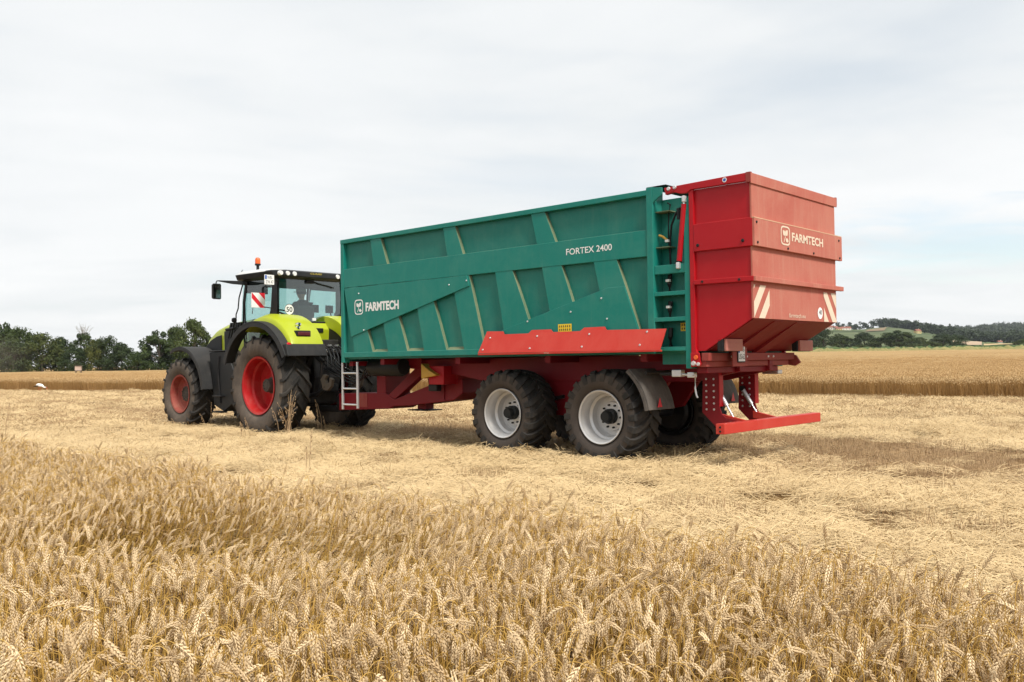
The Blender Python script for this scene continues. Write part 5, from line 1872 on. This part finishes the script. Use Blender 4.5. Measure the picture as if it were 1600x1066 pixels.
# ------------------------------------------------------------------ dry weeds standing in the stubble
def weed(x, y, nst, h, spread, seed, label):
    r = np.random.default_rng(seed)
    e = empty('dry_weed', (x, y, 0), 0)
    for k in range(nst):
        a_, d_ = r.uniform(0, 6.28), r.uniform(0, spread * .5)
        hh = h * r.uniform(.5, 1.)
        bx, by = math.cos(a_) * d_, math.sin(a_) * d_
        lx, ly = r.normal(0, spread * .35, 2)
        mb = MB().tube([(bx, by, -.02), (bx + lx * .2, by + ly * .2, hh * .5), (bx + lx * .6, by + ly * .6, hh * .85), (bx + lx, by + ly, hh)], [.006, .005, .004, .002], 5)
        stx = part('stem', mb, M['weed'], e, local=True)
        hb_ = MB()
        for j in range(9):
            f_ = r.uniform(.45, 1.)
            c_ = Vector((bx + lx * f_, by + ly * f_, hh * f_))
            t_ = c_ + Vector((r.normal(0, .012), r.normal(0, .012), .02 + r.uniform(0, .02)))
            hb_.tube([c_, (c_ + t_) / 2 + Vector((0, .004, 0)), t_], [.003, .007, .002], 5)
        part('seed_head', hb_, M['weed'], stx, local=True)
    tag(e, label, 'weed', 'dry weeds in the stubble')


weed(-4.30, 17.4, 13, 1.0, .40, 1, 'clump of tall dry weed stems in front of the tractor rear wheel')
weed(-3.75, 17.8, 3, .80, .22, 2, 'short dry weeds just right of the clump by the tractor wheel')
weed(-5.05, 17.2, 3, .45, .4, 3, 'low bent dry weed at the foot of the tractor rear wheel')
weed(-6.75, 20.0, 2, .62, .35, 4, 'sparse dry weed beside the tractor front wheel')
weed(-9.3, 16.6, 1, 1.0, .25, 5, 'lone thin dry weed stem standing at the far left')
weed(-2.5, 11.0, 2, .62, .10, 6, 'pair of thin weed stems standing in the straw near the wheat edge')

# ------------------------------------------------------------------ loose straw and stubble
def straw_patch(seed, n_, rad_, lmin, lmax, zmax, mat_, wd=.0021, tilt=.22):
    r = np.random.default_rng(seed)
    V, F = [], []
    th = r.uniform(0, 2 * np.pi, n_)
    rr = rad_ * np.sqrt(r.uniform(0, 1, n_))
    for k in range(n_):
        c = np.array([rr[k] * math.cos(th[k]), rr[k] * math.sin(th[k]), r.uniform(.0, 1) ** 1.6 * zmax])
        a_ = r.uniform(0, 2 * math.pi)
        el = r.normal(0, tilt)
        d = np.array([math.cos(a_) * math.cos(el), math.sin(a_) * math.cos(el), math.sin(el)])
        sdv = np.array([-math.sin(a_), math.cos(a_), 0])
        ln = r.uniform(lmin, lmax) / 2
        w_ = wd * r.uniform(.7, 1.4)
        bend = np.array([0, 0, r.normal(0, .12)]) * ln + sdv * r.normal(0, .12) * ln
        o_ = len(V)
        up = np.cross(d, sdv)
        for s_, bb in ((-1, 0), (0, 1), (1, 0)):
            m_ = c + d * ln * s_ + bend * bb
            m_[2] = max(m_[2], .002)
            V += [m_ - sdv * w_, m_ + up * w_ * 1.1, m_ + sdv * w_]
        for q_ in (0, 3):
            F += [(o_ + q_, o_ + q_ + 1, o_ + q_ + 4, o_ + q_ + 3), (o_ + q_ + 1, o_ + q_ + 2, o_ + q_ + 5, o_ + q_ + 4)]
    return np_mesh('straw_patch', V, F, [mat_])


def stubble_patch(seed, rows, n_, mat_, h0=.07, h1=.16, ln=.5):
    """upright cut stems standing in drill rows along x"""
    r = np.random.default_rng(seed)
    V, F = [], []
    for q_ in range(rows):
        for k in range(n_):
            x = r.uniform(-ln / 2, ln / 2)
            y = (q_ - (rows - 1) / 2) * .125 + r.normal(0, .018)
            h = r.uniform(h0, h1)
            lx, ly = r.normal(0, .22, 2) * h
            a_ = r.uniform(0, 3.14)
            w_ = r.uniform(.0016, .0026)
            dx, dy = math.cos(a_) * w_, math.sin(a_) * w_
            o_ = len(V)
            V += [(x - dx, y - dy, -.01), (x + dx, y + dy, -.01), (x + lx + dx, y + ly + dy, h), (x + lx - dx, y + ly - dy, h)]
            F.append((o_, o_ + 1, o_ + 2, o_ + 3))
    return np_mesh('stubble_patch', V, F, [mat_])


def in_view(X, Y, mar=2.0, k=.68):
    return (Y > 1.0) & (np.abs(X) < k * Y + mar)


def across(X, Y):
    return (X - T0[0]) * LX[0] + (Y - T0[1]) * LX[1]


def along(X, Y):
    return (X - T0[0]) * FX[0] + (Y - T0[1]) * FX[1]


def brown_band(X, Y):
    """1 where the ground shows standing brown stubble, 0 under pale loose straw"""
    a_ = across(X, Y) + .35 * np.sin(along(X, Y) * .55) + .25 * np.sin(along(X, Y) * 1.7 + 1)
    b1 = sstep(-6.4, -4.2, a_) * (1 - sstep(-2.2, -.3, a_))
    b2 = sstep(-12.3, -11.6, a_) * (1 - sstep(-10.2, -9.6, a_))
    b3 = sstep(-19.5, -18.8, a_) * (1 - sstep(-17.6, -17., a_))
    return np.maximum(np.maximum(b1, .8 * b2), .6 * b3)


def crop_edge(X, Y):
    x = along(X, Y)
    return 5.62 - .18 * (1 - sstep(-5.5, -2.5, x)) + .12 * np.sin(x * 1.3) + .10 * np.sin(x * 3.1 + 2) + .05 * np.sin(x * 7.7)


pale_var = variants('pale_straw_patch', [straw_patch(200 + i, 150, .34, .05, .26, .075, M['straw']) for i in range(6)])
brown_var = variants('brown_straw_patch', [straw_patch(220 + i, 110, .34, .04, .18, .045, M['straw_brown']) for i in range(5)])
far_straw = variants('far_straw_patch', [straw_patch(240 + i, 210, .55, .07, .26, .09, M['straw'] if i < 4 else M['straw_brown'], .0034, .35) for i in range(6)])
stub_var = variants('stubble_patch', [stubble_patch(260 + i, 4, 26, M['stubble']) for i in range(5)])

# pale straw: dense near the camera, coarser further away
PP = []
for y0, y1, dens in ((2.0, 8., 15.), (8., 13., 13.), (13., 21., 11.)):
    n_ = int(dens * (y1 - y0) * (2 * .70 * y1 + 4))
    X = rng.uniform(-.70 * y1 - 2., .70 * y1 + 2., n_)
    Y = rng.uniform(y0, y1, n_)
    ok = in_view(X, Y) & (across(X, Y) < crop_edge(X, Y) + .25)
    b = brown_band(X, Y)
    ok &= rng.random(n_) > b * .96
    PP.append(np.column_stack([X[ok], Y[ok]]))
# straw pushed up around the tyres
TY = []
for wx, wy in ((4.168, -.36), (2.345, -.36), (10.84, -.38), (14.24, -.44), (4.168, -2.14), (2.345, -2.14), (10.84, -2.17)):
    for k in range(9):
        TY.append(W(wx + rng.uniform(-.5, .5), wy + rng.uniform(.15, .55))[:2])
PP.append(np.array(TY))
P = np.concatenate(PP)
n = len(P)
a_ = across(P[:, 0], P[:, 1])
lift = .03 * rng.normal(0, 1, n).clip(-1, 2) * (rng.random(n) < .35) + .030 * np.sin(a_ * 2.2 + .6 * np.sin(along(P[:, 0], P[:, 1]) * .8)) + .02 * np.sin(along(P[:, 0], P[:, 1]) * 2.3) + .02
lift[-len(TY):] = rng.uniform(.01, .05, len(TY))
scatter('loose_straw', np.column_stack([P, np.clip(lift, -.012, .10)]),
        np.column_stack([rng.normal(0, .12, n), rng.normal(0, .12, n), rng.uniform(0, 6.28, n)]),
        rng.uniform(.75, 1.25, n), rng.integers(0, 6, n), pale_var, 'pale loose straw spread over the stubble', 'straw')
X = rng.uniform(-36, 40, 30000)
Y = rng.uniform(20, 60, 30000)
ok = in_view(X, Y, 2) & (Y < edge_y(X) + .4) & (rng.random(30000) > brown_band(X, Y) * .7) & (rng.random(30000) < np.where(Y < 34, 1., .55))
P = np.column_stack([X[ok], Y[ok]])
n = len(P)
scatter('loose_straw_beyond', np.column_stack([P, rng.uniform(-.02, .03, n)]),
        np.column_stack([rng.normal(0, .06, n), rng.normal(0, .06, n), rng.uniform(0, 6.28, n)]),
        rng.uniform(.8, 1.3, n), rng.integers(0, 6, n), far_straw, 'straw covered stubble beyond the vehicles', 'straw')
X = rng.uniform(-24, 26, 26000)
Y = rng.uniform(5, 34, 26000)
ok = in_view(X, Y) & (rng.random(26000) < brown_band(X, Y)) & (Y < edge_y(X))
P = np.column_stack([X[ok], Y[ok]])
n = len(P)
scatter('brown_straw', np.column_stack([P, rng.uniform(-.01, .02, n)]),
        np.column_stack([rng.normal(0, .05, n), rng.normal(0, .05, n), rng.uniform(0, 6.28, n)]),
        rng.uniform(.8, 1.2, n), rng.integers(0, 5, n), brown_var, 'trampled brown straw between the wheel tracks', 'straw')
# upright stubble in the bands and thinly elsewhere
G = []
for x in np.arange(-12, 24, .5):
    for y in np.arange(-20, 6.4, .5):
        G.append(W(x + rng.normal(0, .05), y))
G = np.array(G)
b = brown_band(G[:, 0], G[:, 1])
ok = in_view(G[:, 0], G[:, 1]) & (rng.random(len(G)) < .22 + .78 * b) & (across(G[:, 0], G[:, 1]) < crop_edge(G[:, 0], G[:, 1])) & (G[:, 1] < edge_y(G[:, 0])) & (G[:, 1] < 36)
G = G[ok]
n = len(G)
scatter('stubble', G, np.column_stack([np.zeros(n), np.zeros(n), HEAD + rng.normal(0, .04, n) + np.pi * rng.integers(0, 2, n)]),
        np.column_stack([np.ones(n), np.ones(n), rng.uniform(.7, 1.15, n)]), rng.integers(0, 5, n), stub_var, 'short cut wheat stubble standing in drill rows', 'stubble')

# ------------------------------------------------------------------ ripe wheat in the foreground
def stalk(seed, droop, height=.70, leaf_n=1, neck=.16):
    """one wheat plant: (stem mesh builder, ear mesh builder)"""
    r = np.random.default_rng(seed)
    pts = []
    az = 0.0
    s = 0.
    p = np.array([0., 0., 0.])
    ear_len = r.uniform(.074, .112)
    n1 = 6
    psi = r.normal(0, .03)
    path = [p.copy()]
    dirs = []
    seg = (height - neck) / n1
    for k in range(n1):
        psi += r.normal(.012, .012)
        d = np.array([math.sin(psi), r.normal(0, .012), math.cos(psi)])
        d /= np.linalg.norm(d)
        p = p + d * seg
        path.append(p.copy())
    npsi = 5
    for k in range(npsi):
        psi += droop * .80 / npsi
        d = np.array([math.sin(psi), 0, math.cos(psi)])
        p = p + d * neck / npsi
        path.append(p.copy())
    stem = MB().tube([tuple(q) for q in path], [.0021, .0020, .0019, .0018, .0018, .0017, .0016, .0015, .0014, .0014, .0014, .0015], 4)
    # leaves
    for k in range(leaf_n):
        i0 = int(r.integers(2, 6))
        b0 = path[i0]
        a = r.uniform(0, 6.28)
        ln = r.uniform(.12, .24)
        out_ = np.array([math.cos(a), math.sin(a), 0])
        sd = np.array([-math.sin(a), math.cos(a), 0])
        el = r.uniform(.6, 1.2)
        q = b0.copy()
        rg = []
        for j in range(6):
            wv = .0045 * (1 - (j / 5.) ** 2) + .0006
            tw = r.normal(0, .5)
            rg.append((q - sd * wv * math.cos(tw) - np.array([0, 0, wv * math.sin(tw)]), q + sd * wv * math.cos(tw) + np.array([0, 0, wv * math.sin(tw)])))
            el -= r.uniform(.25, .6)
            q = q + (out_ * math.cos(el) + np.array([0, 0, math.sin(el)])) * ln / 5
        o = len(stem.v)
        for a1, a2 in rg:
            stem.v += [tuple(a1), tuple(a2)]
        for j in range(5):
            stem.face((o + 2 * j, o + 2 * j + 1, o + 2 * j + 3, o + 2 * j + 2), 1)
    # ear
    ear = MB()
    nn_ = 12
    q = p.copy()
    for k in range(nn_):
        psi += droop * .20 / nn_
        d = np.array([math.sin(psi), 0, math.cos(psi)])
        side = np.array([0, 1., 0])
        nor = np.cross(d, side)
        tpr = .62 + .5 * math.sin(math.pi * min(1, (k + 1.5) / (nn_ + .5)) ** .8)
        for g in range(2):
            ph = math.pi * g + (math.pi / 2 if k % 2 else 0) + .35
            rad_d = side * math.cos(ph) + nor * math.sin(ph)
            tang = np.cross(d, rad_d)
            ax = d * .90 + rad_d * .42 + tang * r.normal(0, .06)
            ax /= np.linalg.norm(ax)
            u_ = np.cross(ax, tang)
            c = q + rad_d * .0026
            L_ = .0190 * tpr * r.uniform(.9, 1.12)
            wv, tv = .0047 * tpr, .0038 * tpr
            o = len(ear.v)
            m_ = c + ax * L_ * .42
            ear.v += [tuple(c), tuple(m_ + tang * wv), tuple(m_ + u_ * tv), tuple(m_ - tang * wv), tuple(m_ - u_ * tv), tuple(c + ax * L_)]
            for i_, j_ in ((1, 2), (2, 3), (3, 4), (4, 1)):
                ear.face((o, o + i_, o + j_))
                ear.face((o + 5, o + j_, o + i_))
            if r.random() < .35:
                t_ = c + ax * L_
                ear.add([tuple(t_ - tang * .0006), tuple(t_ + tang * .0006), tuple(t_ + ax * r.uniform(.006, .014) + rad_d * .002)], [(0, 1, 2)])
        q = q + d * ear_len / nn_
    return stem, ear


ST, EA, FULL = [], [], []
for i in range(18):
    dr = (3.2, 3.0, 2.8, 2.2, 3.3, 1.7, 3.4, 3.1, .9, 3.25, 2.9, 3.1, 2.5, 3.35, 3.0, .45, 3.2, 3.05)[i]
    s_, e_ = stalk(300 + i, dr, .62 + .10 * ((i * 7) % 5) / 4, 1 + (i % 3 == 0), .075 + .06 * ((i * 3) % 4) / 3)
    ST.append(s_.mesh('wheat_stalk', [M['stem'], M['leaf']]))
    EA.append(e_.mesh('ear', [M['ear']]))
    f_ = MB()
    f_.v = list(s_.v)
    f_.f = list(s_.f)
    f_.m = list(s_.m)
    o_ = len(f_.v)
    f_.v += e_.v
    for ff_ in e_.f:
        f_.face([q_ + o_ for q_ in ff_], 2)
    FULL.append(f_.mesh('wheat_plant', [M['stem'], M['leaf'], M['ear']]))
wheat_var = variants('wheat_plant', FULL)

DENS = 560
xs0, xs1, ys0, ys1 = -13.0, 4.6, 1.6, 16.0
n_ = int(DENS * (xs1 - xs0) * (ys1 - ys0))
X = rng.uniform(xs0, xs1, n_)
Y = rng.uniform(ys0, ys1, n_)
S = across(X, Y)
ok = (S > crop_edge(X, Y)) & in_view(X, Y, 1.2, .68) & (np.hypot(X, Y) > 1.7)
# thin, flattened hollow at the left and a few lighter gaps
hol = 1.2 * np.exp(-(((X + 2.05) / 1.0) ** 2 + ((Y - 5.6) / 1.05) ** 2)) + .9 * np.exp(-(((X + .88) / .45) ** 2 + ((Y - 5.0) / .5) ** 2)) \
    + .6 * np.exp(-(((X + 1.25) / .45) ** 2 + ((Y - 3.7) / .4) ** 2))
ok &= rng.random(n_) > .80 * np.clip(hol * 1.2, 0, 1)
X, Y, hol = X[ok], Y[ok], np.clip(hol[ok], 0, 1.2)
n = len(X)
print('wheat stalks', n)
# lean field: gentle, swirling, strong around the flattened hollow
lx = .10 * np.sin(X * 1.1 + .7) + .08 * np.sin(Y * 1.7 + X) + rng.normal(0, .09, n) + hol * rng.uniform(.45, 1.2, n)
ly = .08 * np.cos(Y * 1.3 - X * .6) + rng.normal(0, .09, n) + hol * .22 - .03
rz = np.where(rng.random(n) < .62, rng.normal(-1.2, .95, n), rng.uniform(0, 6.28, n))
scl = rng.normal(1., .085, n) * (1 - .12 * np.clip(hol, 0, 1)) * (1 + .035 * np.sin(X * 2.1) * np.sin(Y * 1.7))
scl = np.clip(scl, .70, 1.18) * .80
idx = rng.integers(0, 18, n)
rot = tilt_euler(lx, ly, rz)
# the stalks that show largest are things of their own
near = np.argsort(Y + .35 * np.abs(X) - .15 * (scl - 1) + np.where(np.abs(X) > .58 * Y, 50, 0) + np.where(Y < 2.2, 50, 0))[:300]
mask = np.ones(n, bool)
mask[near] = False
scatter('wheat_field', np.column_stack([X, Y, np.zeros(n)])[mask], rot[mask], scl[mask], idx[mask], wheat_var,
        'ripe standing wheat filling the foreground', 'wheat')
for i in near:
    o_ = link('wheat_stalk', ST[idx[i]])
    o_.location = (X[i], Y[i], 0)
    o_.rotation_euler = rot[i]
    o_.scale = (scl[i],) * 3
    link('ear', EA[idx[i]], o_)
    tag(o_, 'ripe wheat stalk with a heavy ear in the nearest rows', 'wheat', 'wheat stalks nearest the camera')

# ------------------------------------------------------------------ dust hanging at the left end of the trees
p_ = at(-20, 556, 150)
db_ = MB()
db_.loft([[(math.cos(a) * math.sin(b_), math.sin(a) * math.sin(b_), math.cos(b_)) for a in np.linspace(0, 2 * math.pi, 24, endpoint=False)]
          for b_ in np.linspace(.06, math.pi - .06, 14)])
dc = link('dust_cloud', db_.mesh('dust_cloud', [], 60))
dc.location = (p_[0], p_[1], 3.2)
dc.scale = (8.5, 7, 4.6)
m = bpy.data.materials.new('hanging_dust')
m.use_nodes = True
t = m.node_tree
t.nodes.remove(t.nodes['Principled BSDF'])
pv_ = t.nodes.new('ShaderNodeVolumePrincipled')
pv_.inputs['Color'].default_value = (.78, .62, .50, 1)
gr_ = t.nodes.new('ShaderNodeTexGradient')
gr_.gradient_type = 'SPHERICAL'
L(t, objcoord(t), gr_.inputs[0])
L(t, math_node(t, 'MULTIPLY', math_node(t, 'MULTIPLY', gr_.outputs['Fac'], noise(t, 2.2, 3, .6, objcoord(t))), .032), pv_.inputs['Density'])
L(t, pv_.outputs[0], t.nodes['Material Output'].inputs['Volume'])
dc.data.materials.append(m)
tag(dc, 'brownish dust hanging before the leftmost trees', 'dust', kind='stuff')

# ------------------------------------------------------------------ the air
hz = link('haze', MB().box(-2750, 2750, -2700, 2700, -2., 82.).mesh('haze', []))
m = bpy.data.materials.new('hazy_air')
m.use_nodes = True
t = m.node_tree
t.nodes.remove(t.nodes['Principled BSDF'])
pv_ = t.nodes.new('ShaderNodeVolumePrincipled')
pv_.inputs['Color'].default_value = (.86, .92, 1., 1)
pv_.inputs['Density'].default_value = .00009
pv_.inputs['Anisotropy'].default_value = .2
L(t, pv_.outputs[0], t.nodes['Material Output'].inputs['Volume'])
hz.data.materials.append(m)
tag(hz, 'thin summer haze over the fields', 'haze', kind='stuff')
